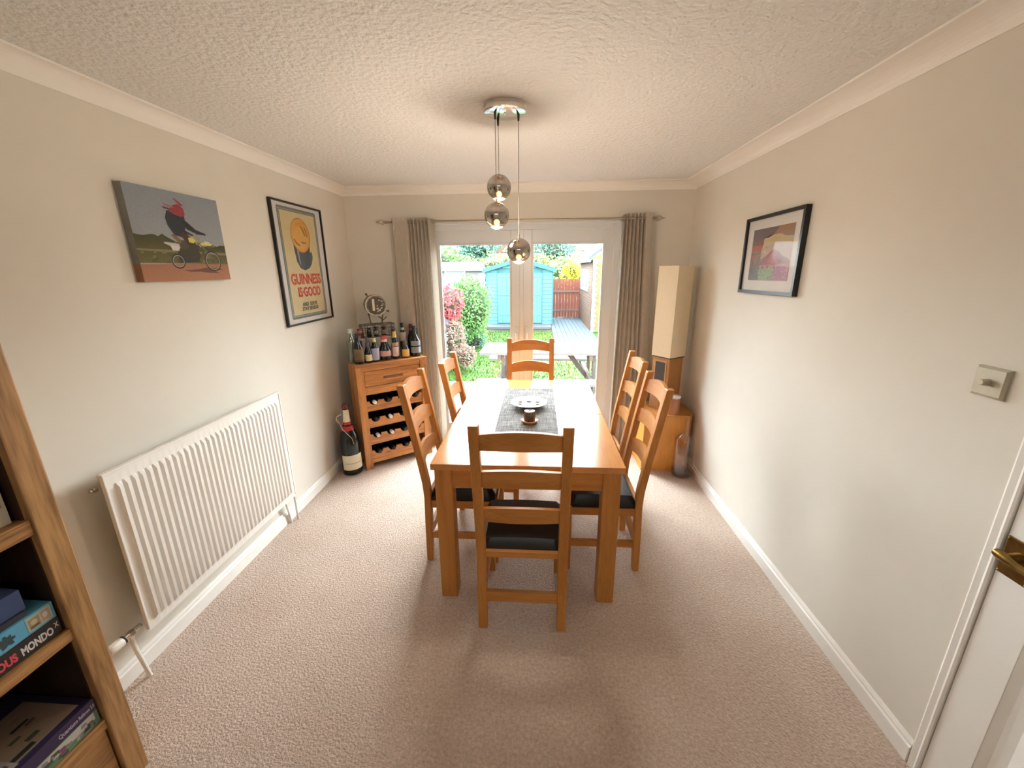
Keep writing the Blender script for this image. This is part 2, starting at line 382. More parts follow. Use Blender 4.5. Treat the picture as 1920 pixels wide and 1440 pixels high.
for x in (-.195, -.10):
    h_ = MB().box((x-.014, .014, .92), (x+.014, .036, 1.14), .006); h_.tube([(x, .02, 1.08), (x, -.02, 1.08), (x, -.028, 1.07), (x, -.028, .96)], .008, 8)
    h_.build('door_handle', UPVC, d, True)
MB().box((WX0, -.02, -.015), (WX1, .14, .012)).build('threshold', STEEL, d)

# ------------------------------------------------------------------ white panelled door in the right wall
d = struct('door_2', 'white panelled internal door with a brass lever handle', (XR, 0, 0))
DX = -.0
MB().box((.004, DY0+.004, .01), (.044, DY1-.004, DZ-.004)).build('door_core', WHT, d)
def bar(y0, y1, z0, z1): return MB().box((-.012, y0, z0), (.006, y1, z1), .002)
for y0, y1 in ((.925, DY1-.004), (DY0+.004, .40)): bar(y0, y1, .01, DZ-.004).build('door_stile', WHT, d)
for z0, z1 in ((.01, .22), (.86, 1.0), (DZ-.12, DZ-.004)): bar(.40, .925, z0, z1).build('door_rail', WHT, d)
for z0, z1 in ((.22, .86), (1.0, DZ-.12)):
    y0, y1 = .40, .925; mb = MB()
    A = [(y0, z0), (y1, z0), (y1, z1), (y0, z1)]; off = ((0, -.011), (.022, -.003), (.034, -.001), (.055, .001), (.085, -.008))
    rings = []
    for o_, x in off: rings.append([mb.bm.verts.new((x, a+(o_ if a == y0 else -o_), b+(o_ if b == z0 else -o_))) for a, b in A])
    for r0, r1 in zip(rings, rings[1:]):
        for k in range(4): mb.bm.faces.new((r0[k], r0[(k+1) % 4], r1[(k+1) % 4], r1[k]))
    mb.bm.faces.new(rings[-1]); mb.build('door_panel', WHT, d)
AP = [(0, 0), (-.018, 0), (-.020, .006), (-.016, .014), (-.018, .03), (-.010, .040), (0, .044)]
tr = struct('trim_4', 'white moulded architrave round the internal door', (XR, 0, 0))
MB().prism([(u, DY1+v) for u, v in AP], 'z', 0, DZ+.04).build('architrave_leg', WHT, tr)
MB().prism([(u, DY0-v) for u, v in AP], 'z', 0, DZ+.04).build('architrave_leg', WHT, tr)
MB().box((-.018, DY0, DZ), (0, DY1, DZ+.044), .004).build('architrave_head', WHT, tr)
h = tag(MB().box((-.017, .957, .832), (-.012, 1.032, .945), .002).build('lever_plate', BRASS, d), 'antique brass lever plate')
MB().tube([(-.014, .992, .902), (-.045, .992, .902), (-.058, .990, .902)], [.014, .011, .012], 12).build('lever_neck', BRASS, h, True)
MB().tube([(-.052, 1.016, .905), (-.056, 1.010, .905), (-.058, .995, .903), (-.056, .965, .898), (-.050, .92, .893), (-.052, .885, .893)], [.004, .012, .014, .009, .010, .006], 12).build('lever', BRASS, h, True)
for y, z in ((.962, .838), (1.027, .838), (.962, .939), (1.027, .939)): MB().sphere(.003, (-.017, y, z), 8, 5).build('screw', BRASS, h)

# ------------------------------------------------------------------ radiator on the left wall
rd = thing('radiator', 'long white ribbed panel radiator low on the left wall', 'radiator', (XL, 1.257, .205))
L_, HH = 1.068, .718
mb = MB(); prof = [(0, .088)]; n = 32; p0 = .03; pw = (L_-2*p0)/n
for i in range(n):
    y = p0+i*pw
    prof += [(y+pw*.10, .088), (y+pw*.30, .101), (y+pw*.72, .101), (y+pw*.92, .088)]
prof += [(L_, .088)]
def row(z, flat_=None): return [mb.bm.verts.new((flat_ if (flat_ and x > .09) else x, y, z)) for y, x in prof]
rows = [row(0, .088), row(.034, .088), row(.05), row(HH-.065), row(HH-.048, .088), row(HH, .088)]
for a, b in zip(rows, rows[1:]):
    for k in range(len(prof)-1): mb.bm.faces.new((a[k], a[k+1], b[k+1], b[k]))
mb.build('ribbed_panel', RAD, rd, True)
MB().box((.072, .002, .002), (.078, L_-.002, HH-.004), .002).build('rear_panel', RAD, rd)
for y in (0, L_-.006): MB().box((.078, y-.001, .010), (.0915, y+.007, HH+.002), .002).build('side_cover', RAD, rd)
for y in (.18, L_-.18): MB().box((0, y-.015, .08), (.070, y+.015, HH-.08), .002).build('wall_bracket', RAD, rd)
MB().box((.070, -.002, HH-.004), (.0915, L_+.002, HH+.006), .002).build('top_cover', RAD, rd)
MB().tube([(.055, -.004, HH-.05), (.055, -.018, HH-.05)], .011, 12).tube([(.055, -.018, HH-.05), (.055, -.026, HH-.05)], .006, 8).build('bleed_valve', STEEL, rd, True)
v = MB().tube([(.055, .0, .032), (.055, -.03, .032), (.055, -.034, .032)], [.010, .010, .014], 12).tube([(.055, -.034, .032), (.055, -.05, .032)], .015, 6).tube([(.055, -.05, .032), (.055, -.075, .032)], .011, 12).tube([(.055, -.045, .032), (.055, -.045, .008)], .011, 10).build('valve', CHROME, rd, True)
mb = MB().tube([(.055, -.068, .032), (.055, -.08, .032), (.055, -.125, .032), (.055, -.13, .032)], [.013, .0185, .018, .015], 18)
mb.build('thermostat_knob', RAD, v, True)
mb = MB()
for k in range(9):
    a = 2*PI*k/9; mb.box((-.002, -.124, .0165), (.002, -.086, .0195), rot=Matrix.Translation((.055, 0, .032)) @ Matrix.Rotation(a, 4, 'Y'))
mb.build('knob_rib', RAD, v)
MB().tube([(.055, -.068-.012, .032), (.055, -.068-.004, .032)], .0185, 16).build('valve_collar', BLK, v, True)
MB().tube([(.055, -.045, .01), (.058, -.043, -.06), (.066, -.030, -.205)], .0085, 10).build('pipe', RAD, rd, True)
MB().tube([(.055, L_, .032), (.055, L_+.03, .032)], .010, 10).tube([(.055, L_+.03, .06), (.055, L_+.03, .005)], .011, 10).build('valve', CHROME, rd, True)
MB().tube([(.055, L_+.03, .056), (.055, L_+.03, .088)], [.012, .009], 12).build('valve_cap', RAD, rd, True)
MB().tube([(.055, L_+.03, .01), (.055, L_+.03, -.205)], .0075, 10).build('pipe', RAD, rd, True)
MB().tube([(.035, L_-.05, .0), (.03, L_-.03, -.05), (.032, L_-.01, -.205)], .007, 10).build('pipe', RAD, rd, True)

# ------------------------------------------------------------------ dining chairs
HL = .206
def lean(z):  # y of the rear post's centre line at height z
    return -.200 + (.012*z/.45 if z < .45 else .012-.106*((z-.45)/.617)**1.12)
def make_chair(label):
    t = thing('dining_chair', label, 'chair', group='ladder back dining chairs round the oak table')
    for s_ in (-1, 1):
        mb = MB(); zs = [0, .12, .3, .42, .5, .62, .78, .94, 1.070]; rings = []
        for z in zs:
            y = lean(z); x0, x1 = sorted((s_*HL, s_*(HL-.042))); hd = .019 if z > .1 else .017
            rings.append([mb.bm.verts.new(p) for p in ((x0, y-hd, z), (x1, y-hd, z), (x1, y+hd, z), (x0, y+hd, z))])
        for a, b in zip(rings, rings[1:]):
            for k in range(4): mb.bm.faces.new((a[k], a[(k+1) % 4], b[(k+1) % 4], b[k]))
        mb.bm.faces.new(rings[0][::-1]); mb.bm.faces.new(rings[-1])
        bmesh.ops.bevel(mb.bm, geom=list(mb.bm.edges), offset=.0025, segments=1, affect='EDGES')
        mb.build('back_post', OAKZ, t)
        x0, x1 = sorted((s_*HL, s_*(HL-.040)))
        MB().box((x0, .168, 0), (x1, .206, .405), .003).build('front_leg', OAKZ, t)
        x0, x1 = sorted((s_*(HL-.008), s_*(HL-.030)))
        MB().box((x0, -.178, .350), (x1, .170, .395), .002).build('seat_rail', OAKY, t)
        MB().box((x0, -.182, .150), (x1, .170, .188), .002).build('stretcher', OAKY, t)
    MB().box((-HL+.04, .178, .350), (HL-.04, .200, .395), .002).build('seat_rail', OAKX, t)
    MB().box((-HL+.04, -.200, .390), (HL-.04, -.178, .420), .002).build('seat_rail', OAKX, t)
    MB().box((-HL+.04, -.207, .150), (HL-.04, -.185, .205), .002).build('stretcher', OAKX, t)
    # three bowed, arched ladder slats
    for zb, zt, arch in ((.588, .658, .022), (.774, .850, .022), (.955, 1.027, .026)):
        mb = MB(); n = 12; R_ = []
        for i in range(n+1):
            u = -1+2*i/n; x = u*(HL-.036); bow = -.026*(1-u*u)
            zt_ = zt+arch*(1-u*u); zb_ = zb+.010*(1-u*u)
            R_.append([mb.bm.verts.new((x, lean(z)+bow+q, z)) for q, z in ((-.009, zb_), (.009, zb_), (.009, zt_), (-.009, zt_))])
        for a, b in zip(R_, R_[1:]):
            for k in range(4): mb.bm.faces.new((a[k], b[k], b[(k+1) % 4], a[(k+1) % 4]))
        mb.bm.faces.new(R_[0]); mb.bm.faces.new(R_[-1][::-1])
        mb.build('back_slat', OAKX, t)
    # domed leather seat pad
    mb = MB(); nx, ny = 14, 14; g = []
    hx, hy = HL-.006, .186
    for j in range(ny+1):
        r_ = []
        for i in range(nx+1):
            u, v_ = -1+2*i/nx, -1+2*j/ny
            x, y = u*hx, v_*hy+.006
            e = (1-abs(u)**6)*(1-abs(v_)**6)
            r_.append(mb.bm.verts.new((x*(1-.02*(1-e)), y, .420+.048*min(1, e*3)**.5*(1-.12*(u*u+v_*v_)))))
        g.append(r_)
    for j in range(ny):
        for i in range(nx): mb.bm.faces.new((g[j][i], g[j][i+1], g[j+1][i+1], g[j+1][i]))
    edge = g[0]+[g[j][nx] for j in range(1, ny+1)]+[g[ny][i] for i in range(nx-1, -1, -1)]+[g[j][0] for j in range(ny-1, 0, -1)]
    low = [mb.bm.verts.new((v_.co.x*.985, v_.co.y*.985, .396)) for v_ in edge]
    for k in range(len(edge)): mb.bm.faces.new((edge[k], low[k], low[(k+1) % len(low)], edge[(k+1) % len(low)]))
    mb.bm.faces.new(low)
    tag(mb.build('seat_pad', LEATH, t, True), 'black leather seat pad')
    return t
ch = make_chair('oak ladder back chair nearest the camera at the near end of the table')
ch.location = (-.0615, 1.755, 0)
dup(ch, (-.06, 3.235, 0), PI, 'oak ladder back chair at the far end of the table before the patio doors')
dup(ch, (-.420, 2.195, 0), -PI/2, 'oak ladder back chair left of the table, nearer one, before the wine cabinet')
dup(ch, (-.325, 2.715, 0), -PI/2, 'oak ladder back chair left of the table, farther one, before the left curtain')
dup(ch, (.365, 2.165, 0), PI/2, 'oak ladder back chair on the right of the table, nearer the camera')
dup(ch, (.40, 2.785, 0), PI/2, 'oak ladder back chair on the right of the table, farther one beside the right curtain')

# ------------------------------------------------------------------ dining table
tb = thing('dining_table', 'extending honey oak dining table with a polished top and square legs', 'table', (-.045, 2.475, 0))
TX, TY = .456, .765
MB().box((-TX, -TY, .738), (TX, -.044, .770), .003).build('table_leaf', OAKTOP, tb)
MB().box((-TX, -.042, .738), (TX, TY, .770), .003).build('table_leaf', OAKTOP, tb)
for sx in (-1, 1):
    for sy_ in (-1, 1):
        x0, x1 = sorted((sx*(TX-.014), sx*(TX-.098))); y0, y1 = sorted((sy_*(TY-.014), sy_*(TY-.098)))
        MB().box((x0, y0, 0), (x1, y1, .738), .004).build('table_leg', OAKZ, tb)
for s_ in (-1, 1):
    y0, y1 = sorted((s_*(TY-.022), s_*(TY-.044)))
    MB().box((-TX+.098, y0, .636), (TX-.098, y1, .738), .002).build('table_apron', OAKX, tb)
    x0, x1 = sorted((s_*(TX-.022), s_*(TX-.044)))
    MB().box((x0, -TY+.098, .636), (x1, TY-.098, .738), .002).build('table_apron', OAKY, tb)

# ------------------------------------------------------------------ things on the table
def runner():
    M = bpy.data.materials.new('woven grey runner'); M.use_nodes = True
    n = M.node_tree.nodes; L = M.node_tree.links; p = n['Principled BSDF']; t = n.new('ShaderNodeTexCoord')
    outs = []
    for s_ in ((330, 12, 1), (9, 150, 1)):
        mp = n.new('ShaderNodeMapping'); mp.inputs['Scale'].default_value = s_; L.new(t.outputs['Object'], mp.inputs[0])
        z = n.new('ShaderNodeTexNoise'); z.inputs['Scale'].default_value = 1.0; z.inputs['Detail'].default_value = 2; L.new(mp.outputs[0], z.inputs[0]); outs.append(z.outputs['Fac'])
    a = n.new('ShaderNodeMath'); a.operation = 'ADD'; L.new(outs[0], a.inputs[0]); L.new(outs[1], a.inputs[1])
    r = n.new('ShaderNodeValToRGB'); r.color_ramp.elements[0].position = .40; r.color_ramp.elements[1].position = .62
    d2 = n.new('ShaderNodeMath'); d2.operation = 'MULTIPLY'; d2.inputs[1].default_value = .5; L.new(a.outputs[0], d2.inputs[0]); L.new(d2.outputs[0], r.inputs[0])
    r.color_ramp.elements[0].color = (.035, .032, .03, 1); r.color_ramp.elements[1].color = (.24, .22, .205, 1)
    L.new(r.outputs[0], p.inputs['Base Color']); p.inputs['Roughness'].default_value = .75; p.inputs['Specular IOR Level'].default_value = .12; return M
tag(MB().box((-.236, 1.99, .770), (.122, 2.98, .7725)).build('table_runner', runner()), 'grey woven table runner down the middle of the dining table', 'table runner')
TM = .7725
b = thing('dish', 'round white shallow dish with five dark hollows on the grey runner', 'dish', (-.053, 2.56, TM))
MB().lathe([(.045, 0), (.05, .004), (.052, .010), (.085, .020), (.118, .030), (.120, .033), (.117, .034), (.085, .026), (.05, .019), (0, .018)], 40).build('bowl', mat('white glazed ceramic', (.82, .80, .77), .22, noise=.03, nscale=9), b, True)
for k in range(5):
    a = PI/2+2*PI*k/5 if k else 0
    px, py = (.0, .045) if k == 0 else ((-.062, -.02), (-.06, .03), (.06, .03), (.062, -.02))[k-1]
    MB().lathe([(.0, .006), (.014, .006), (.017, .004), (.017, 0)], 14, (px, py, .0215)).build('hollow', mat('dish motif %d' % k, (.16, .15, .19) if k == 0 else (.20, .13, .07), .5, noise=.3, nscale=60), b, True)
b = thing('candle_dish', 'small terracotta coaster dish under the speckled candle', 'dish', (-.042, 2.265, TM))
MB().lathe([(.040, 0), (.046, .006), (.052, .016), (.050, .019), (.044, .014), (.0, .011)], 28).build('saucer', mat('terracotta', (.62, .30, .15), .45, noise=.15, nscale=30), b, True)
b = thing('candle', 'squat speckled brown pillar candle on the terracotta dish', 'candle', (-.042, 2.265, TM+.0115))
MB().lathe([(.031, 0), (.033, .004), (.033, .058), (.030, .062), (.024, .060), (0, .057)], 24).build('candle_body', mat('glitter glass', (.17, .115, .085), .35, metal=.3, noise=.8, nscale=180), b, True)
MB().tube([(0, 0, .057), (.001, 0, .066)], .0012, 6).build('wick', BLK, b)

# ------------------------------------------------------------------ pendant light
SMOKE = bpy.data.materials.new('smoked mirror glass fading to clear'); SMOKE.use_nodes = True
n = SMOKE.node_tree.nodes; L = SMOKE.node_tree.links; n.remove(n['Principled BSDF'])
t = n.new('ShaderNodeTexCoord'); sp_ = n.new('ShaderNodeSeparateXYZ'); L.new(t.outputs['Object'], sp_.inputs[0])
mr = n.new('ShaderNodeMapRange'); mr.inputs[1].default_value = -.046; mr.inputs[2].default_value = -.012; mr.inputs[3].default_value = .12; mr.inputs[4].default_value = .90
L.new(sp_.outputs['Z'], mr.inputs[0])
g1 = n.new('ShaderNodeBsdfGlossy'); g1.inputs['Color'].default_value = (.50, .47, .44, 1); g1.inputs['Roughness'].default_value = .04
t1 = n.new('ShaderNodeBsdfTransparent'); t1.inputs[0].default_value = (.90, .80, .66, 1)
mx = n.new('ShaderNodeMixShader'); L.new(mr.outputs[0], mx.inputs[0]); L.new(t1.outputs[0], mx.inputs[1]); L.new(g1.outputs[0], mx.inputs[2])
L.new(mx.outputs[0], n['Material Output'].inputs[0])
BULB = mat('warm filament bulb', (1, .7, .3), .4, emit=(1.0, .50, .12), estr=9, noise=.02)
WIRE = mat('clear lamp flex', (.35, .30, .25), .4, noise=.1, nscale=30)
pc = (-.150, 2.02, H)
pl = thing('pendant_light', 'chrome ceiling pendant with three smoked mirror glass globes over the table', 'light', pc)
MB().lathe([(.0925, 0), (.0925, -.010), (.089, -.012), (.089, -.016), (.0925, -.018), (.0925, -.028), (.088, -.031), (0, -.031)][::-1], 48).build('ceiling_plate', CHROME, pl, True)
MB().lathe([(.0, -.040), (.005, -.039), (.006, -.031)], 12).build('fixing_screw', CHROME, pl, True)
for gx, gy, gz in ((-.187, 2.085, 2.022), (-.192, 2.0, 1.889), (-.092, 2.03, 1.735)):
    lx, ly, lz = gx-pc[0], gy-pc[1], gz-pc[2]
    fl = MB().tube([(lx, ly, -.031), (lx, ly, lz+.062)], .0016, 6).build('flex', WIRE, pl)
    MB().tube([(lx, ly, -.028), (lx, ly, -.058)], [.006, .004], 10).build('cord_grip', BLK, fl, True)
    MB().tube([(lx, ly, lz+.072), (lx, ly, lz+.058), (lx, ly, lz+.050)], [.004, .006, .010], 12).build('lamp_holder', CHROME, fl, True)
    gl = MB(); gl.lathe([(.010, .0555), (.020, .0525)]+[(.0565*math.sin(a), .0565*math.cos(a)) for a in [PI*k/24 for k in range(4, 21)]], 32, cap=False)
    gl = gl.build('globe', SMOKE, pl, True, (lx, ly, lz))
    MB().lathe([(.0282, -.0492), (.020, -.055), (.010, -.0585), (0, -.060)], 24, cap=False).build('globe_lens', mat('glowing clear lens', (1, .85, .6), .3, emit=(1, .62, .22), estr=1.6, noise=.02) if gz > 2 else bpy.data.materials['glowing clear lens'], gl, True)
    MB().sphere(.013, (0, 0, -.030), 16, 10).build('bulb', BULB, gl, True)
    MB().tube([(0, 0, .050), (0, 0, -.016)], .010, 12).build('bulb_cap', STEEL, gl, True)
for gx, gy, gz in ((-.187, 2.085, 1.94), (-.192, 2.0, 1.805), (-.092, 2.03, 1.65)):
    lamp('globe_glow', 'POINT', (gx, gy, gz), 4.6, (1, .88, .72), shadow_soft_size=.03)

# ------------------------------------------------------------------ curtains and pole
cp_ = thing('curtain_pole', 'slim nickel curtain pole with cage finials over the patio doors', 'curtain pole', (0, 3.665, 2.048))
MB().tube([(-1.30, 0, 0), (.955, 0, 0)], .0095, 12).build('pole', STEEL, cp_, True)
for x0, s_ in ((-1.30, -1), (.945, 1)):
    f = MB().tube([(x0, 0, 0), (x0+s_*.018, 0, 0)], .012, 12).build('finial', STEEL, cp_, True)
    mb = MB()
    for k in range(4):
        a = PI/2*k
        mb.tube([(x0+s_*(.016+.062*i/8), .020*math.sin(PI*i/8)*math.cos(a+1.1*i/8), .020*math.sin(PI*i/8)*math.sin(a+1.1*i/8)) for i in range(9)], .0026, 6)
    mb.tube([(x0+s_*.076, 0, 0), (x0+s_*.090, 0, 0), (x0+s_*.100, 0, 0)], [.006, .004, .001], 8)
    mb.build('cage', STEEL, f, True)
for x in (-.893, .700):
    MB().tube([(x, .075, 0), (x, .0, 0)], .006, 10).tube([(x, .073, 0), (x, .066, 0)], .02, 14).tube([(x-.008, 0, 0), (x+.008, 0, 0)], .015, 14).build('bracket', STEEL, cp_, True)
def curtain(label, path, lin_path, flare, zt):
    t = thing('curtain', label, 'curtain', (0, 3.665, 0))
    def sheet(pts, name, m_, par, z1=zt, thick=.004):
        mb = MB(); nz = 26; rows = []
        for j in range(nz+1):
            z = z1+(.012-z1)*j/nz; q = 1-(z/z1); rows.append([mb.bm.verts.new((x+flare(x, q), y*(1-.15*q)+.002*math.sin(3*z+x*9), z)) for x, y in pts])
        for a, b in zip(rows, rows[1:]):
            for k in range(len(pts)-1): mb.bm.faces.new((a[k], a[k+1], b[k+1], b[k]))
        bmesh.ops.solidify(mb.bm, geom=list(mb.bm.faces), thickness=thick)
        return mb.build(name, m_, par, True)
    sheet(path, 'curtain_fabric', FABR, t); sheet(lin_path, 'lining', LINING, t, zt-.01, .002)
    return t
def wave(x0, x1, n, amp, k=8, ph=0):
    return [(x0+(x1-x0)*i/(n*k), amp*math.cos(2*PI*i/k+ph)) for i in range(n*k+1)]
# left: one broad flat fold near the wall, then tight pleats, pale lining turned to the glass
lp = [(-1.262, .045), (-1.258, .0), (-1.245, -.026), (-1.20, -.030), (-1.13, -.026), (-1.112, .0), (-1.105, .03)]+wave(-1.098, -.940, 5, -.021)
tl = curtain('taupe linen curtain bunched left of the patio doors behind the bottles', lp, [(-.940, -.030), (-.930, -.036), (-.915, -.010), (-.905, .030), (-.897, .050)], lambda x, q: .014*q, 2.080)
rp_ = wave(.722, .872, 5, -.021, 8, PI)+[(.882, -.036), (.905, -.038), (.930, -.030), (.936, .0), (.93, .03)]
tr_ = curtain('taupe linen curtain bunched right of the patio doors beside the lamp', rp_, [(.722, .030), (.717, -.012), (.706, -.028), (.702, .02)], lambda x, q: q*(.02+.10*(x-.75)/.2)-.012*q, 2.088)
for t, xs in ((tl, (-1.245, -1.115, -1.09, -1.06, -1.03, -1.0, -.97, -.945)), (tr_, (.735, .765, .795, .825, .855, .915))):
    for x in xs:
        mb = MB(); mb.tube([(x, .016*math.cos(a), 2.048+.016*math.sin(a)) for a in [2*PI*k/12 for k in range(13)]], .003, 6, cap=False); mb.build('eyelet', STEEL, t, True)

# ------------------------------------------------------------------ wine cabinet in the left corner
CA = math.radians(39); CO = Vector((-1.445, 3.06, 0))
cb = thing('wine_cabinet', 'rustic wooden wine rack cabinet with one drawer, set across the left corner', 'cabinet', CO, CA)
CW, CD, CH = .607, .252, .921
MB().box((-.004, -.006, .897), (CW+.004, CD-.01, CH), .004).build('cabinet_top', PINEX, cb)
for x0 in (0, CW-.062):
    MB().box((x0, 0, 0), (x0+.062, .05, .897), .004).build('corner_post', PINEZ, cb)
    MB().box((x0, CD-.07, 0), (x0+.062, CD-.02, .897), .004).build('corner_post', PINEZ, cb)
for x0 in (.006, CW-.024):
    MB().box((x0, .05, .06), (x0+.018, CD-.07, .897), .002).build('side_panel', PINEZ, cb)
MB().box((.062, CD-.045, .06), (CW-.062, CD-.035, .897)).build('back_panel', MANSHADE, cb)
MB().box((.062, .006, .862), (CW-.062, .04, .897), .002).build('front_rail', PINEX, cb)
MB().box((.062, .006, .661), (CW-.062, .04, .727), .002).build('front_rail', PINEX, cb)
dr = MB().box((.066, .010, .731), (CW-.066, .030, .858), .003).build('drawer', PINEX, cb)
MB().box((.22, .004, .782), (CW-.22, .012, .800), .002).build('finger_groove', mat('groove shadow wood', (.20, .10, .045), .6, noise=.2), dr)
RZ = (.602, .452, .309, .161); RT = (.661, .518, .371, .220)
iw = CW-.124
for r_, (zl, zt_) in enumerate(zip(RZ, RT)):
    # scalloped lip: band from just above the next opening to zl, with four half-round dips
    zb = RT[r_+1] if r_ < 3 else .088
    pts = [(.062, zb), (CW-.062, zb)]; top = []
    for k in range(4):
        cxk = .062+iw*(k+.5)/4; top.append((cxk-.036, zl))
        for j in range(1, 8): a = PI+PI*j/8; top.append((cxk+.036*math.cos(a), zl+.034*math.sin(a)))
        top.append((cxk+.036, zl))
    poly = [(.062, zb)]+[(.062, zl)]+top+[(CW-.062, zl), (CW-.062, zb)]
    mb = MB()
    # split into columns so every face stays convex
    up_ = [(.062, zl)]+top+[(CW-.062, zl)]
    for (xa, za), (xb, zb2) in zip(up_, up_[1:]):
        if xb-xa > 1e-5: mb.prism([(xa, zb), (xb, zb), (xb, zb2), (xa, za)], 'y', .008, .026)
    bmesh.ops.remove_doubles(mb.bm, verts=mb.bm.verts, dist=1e-5)
    mb.build('rack_front', PINEX, cb)
    MB().box((.062, .026, zl-.052), (CW-.062, CD-.05, zl-.045)).build('rack_shelf', MANSHADE, cb)
MB().box((.062, .004, .052), (CW-.062, .03, .088), .002).build('bottom_rail', PINEX, cb)
# bottles lying in the rack
caps = [[(.75, .74, .72), (.05, .035, .03), (.02, .02, .02), (.03, .02, .02)], [(.05, .025, .02), (.72, .71, .68), (.02, .02, .02), (.03, .02, .03)],
        [(.62, .60, .55), (.60, .60, .58), (.02, .02, .025), (.03, .02, .02)], [(.012, .012, .012), (.015, .012, .012), (.02, .02, .02), (.03, .03, .03)]]
cn = [['white', 'brown', 'black', 'dark'], ['brown', 'white', 'black', 'dark'], ['silver', 'silver', 'black', 'dark'], ['black', 'black', 'black', 'black']]
rows_ = ['top', 'second', 'third', 'bottom']; posn = ['leftmost', 'second from left', 'third from left', 'rightmost']
for r_ in range(4):
    for k in range(4):
        o_ = thing('wine_bottle', 'wine bottle with %s cap lying in the %s row of the rack, %s' % (cn[r_][k], rows_[r_], posn[k]), 'bottle', (0, 0, 0), 0, 'wine bottles lying in the cabinet rack')
        lx, lz = .062+iw*(k+.5)/4, RZ[r_]-.006
        o_.matrix_world = Matrix.Translation(CO) @ Matrix.Rotation(CA, 4, 'Z') @ Matrix.Translation((lx, 0, lz)) @ Matrix.Rotation(math.radians(-90), 4, 'X')
        # local z of the bottle runs into the cabinet
        MB().lathe([(.036, .196), (.038, .190), (.038, .10), (.034, .085), (.020, .065), (.0148, .045), (.0148, -.015)], 20).build('glass', DKG, o_, True)
        MB().lathe([(.0155, .012), (.0158, -.018), (.0150, -.024), (0, -.025)], 18, cols=[caps[r_][k]]).build('cap', CAPM, o_, True)

# ------------------------------------------------------------------ standing bottles on the cabinet
def onc(s_, d_, z): return CO+Vector((math.cos(CA)*s_-math.sin(CA)*d_, math.sin(CA)*s_+math.cos(CA)*d_, z))
def bottle(name, label, s_, d_, h, r, glass, neck=.36, nr=.013, cap=(.02, .02, .02), capl=.035, lab=None, sh=.08, squat=False, base=CH, foil=None, loc=None, group='bottles standing on the wine cabinet'):
    t = thing(name, label, 'bottle', loc if loc else onc(s_, d_, base), CA-PI/2, group)
    zs = h*(1-neck)
    MB().lathe([(0, .004), (r*.8, 0), (r, .006), (r, zs-sh*.6), (r*.93, zs-sh*.25), (r*.62, zs+sh*.12), (nr*1.3, zs+sh*.5), (nr, zs+sh*.75), (nr, h-.016), (nr*1.2, h-.014), (nr*1.2, h-.006), (nr, h-.004)], 24).build('glass', glass, t, True)
    MB().lathe([(nr*1.22, h-capl), (nr*1.25, h-.002), (nr*1.1, h), (0, h+.001)], 18, cols=[cap]).build('cap', CAPM, t, True)
    if foil: MB().lathe([(nr*1.45, zs+sh*.45), (nr*1.15, zs+sh*.8), (nr*1.15, h-capl)], 18, cols=[foil]).build('neck_foil', CAPM, t, True)
    if lab:
        for (z0, z1, c_) in lab:
            MB().lathe([(r*1.012, h*z0), (r*1.012, h*z1)], 16, cols=[c_], a0=-1.25, a1=1.25, cap=False).build('label', CAPM, t, True)
    return t
bottle('gin_bottle', 'tall pale clear bottle at the far left of the cabinet top', -.010+.03, .13, .275, .036, GRNB, neck=.28, cap=(.45, .48, .42), capl=.03)
bottle('gin_bottle', 'pale clear bottle with bluish cap beside the tall leftmost one', .045, .175, .27, .034, GRNB, neck=.3, cap=(.30, .42, .36), capl=.02)
bottle('liqueur_bottle', 'large dark bottle with brown and cream label at the front left corner', .056, .065, .245, .043, DKG, neck=.42, lab=[(.10, .52, (.13, .07, .05)), (.16, .48, (.42, .30, .18))], cap=(.02, .03, .02))
bottle('small_bottle', 'small dark bottle with a cream lower label near the front left', .130, .062, .165, .030, DKG, neck=.38, lab=[(.10, .42, (.68, .56, .34))], sh=.05, cap=(.10, .06, .12))
bottle('spirit_bottle', 'purplish dark bottle standing behind the small cream labelled one', .085, .130, .215, .030, DKG, neck=.40, cap=(.22, .16, .20), capl=.05, lab=[(.3, .5, (.16, .10, .14))])
bottle('square_gin_bottle', 'blue grey labelled bottle with a pale green neck', .190, .075, .195, .037, DKG, neck=.40, cap=(.50, .54, .30), capl=.075, lab=[(.08, .58, (.36, .38, .52))])
bottle('squat_bottle', 'squat round dark bottle with a red stopper and pink label', .277, .085, .205, .050, DKG, neck=.42, nr=.020, cap=(.50, .06, .07), capl=.05, lab=[(.18, .40, (.52, .30, .26))], foil=(.70, .48, .42))
bottle('cognac_bottle', 'bottle with golden neck and pale pink label', .362, .072, .255, .030, DKG, neck=.42, cap=(.05, .03, .02), capl=.02, foil=(.62, .42, .12), lab=[(.10, .42, (.62, .46, .42)), (.44, .56, (.44, .26, .22))])
bottle('decanter', 'ornate clear decanter of golden liqueur', .448, .070, .150, .034, CLRB, neck=.34, nr=.014, cap=(.12, .09, .08), capl=.03, lab=[(.10, .50, (.62, .40, .10))], sh=.04)
bottle('whisky_bottle', 'big near black bottle with grey labels at the right end of the cabinet top', .547, .085, .265, .046, DKG, neck=.40, cap=(.02, .03, .035), capl=.06, lab=[(.12, .32, (.22, .25, .28)), (.36, .52, (.20, .23, .26))])
bottle('rum_bottle', 'bottle with black top and pale label behind the decanter', .480, .190, .285, .030, DKG, neck=.34, cap=(.02, .02, .02), capl=.05, lab=[(.45, .72, (.42, .36, .30))], foil=(.42, .36, .30))
bottle('port_bottle', 'dark bottle with a red and pink neck behind the big dark one', .555, .180, .270, .034, DKG, neck=.34, cap=(.07, .01, .015), capl=.035, foil=(.30, .06, .08))
bottle('olive_bottle', 'thin dark green bottle at the back right beside the curtain', .585, .150, .235, .024, DKG, neck=.4, cap=(.02, .03, .03))
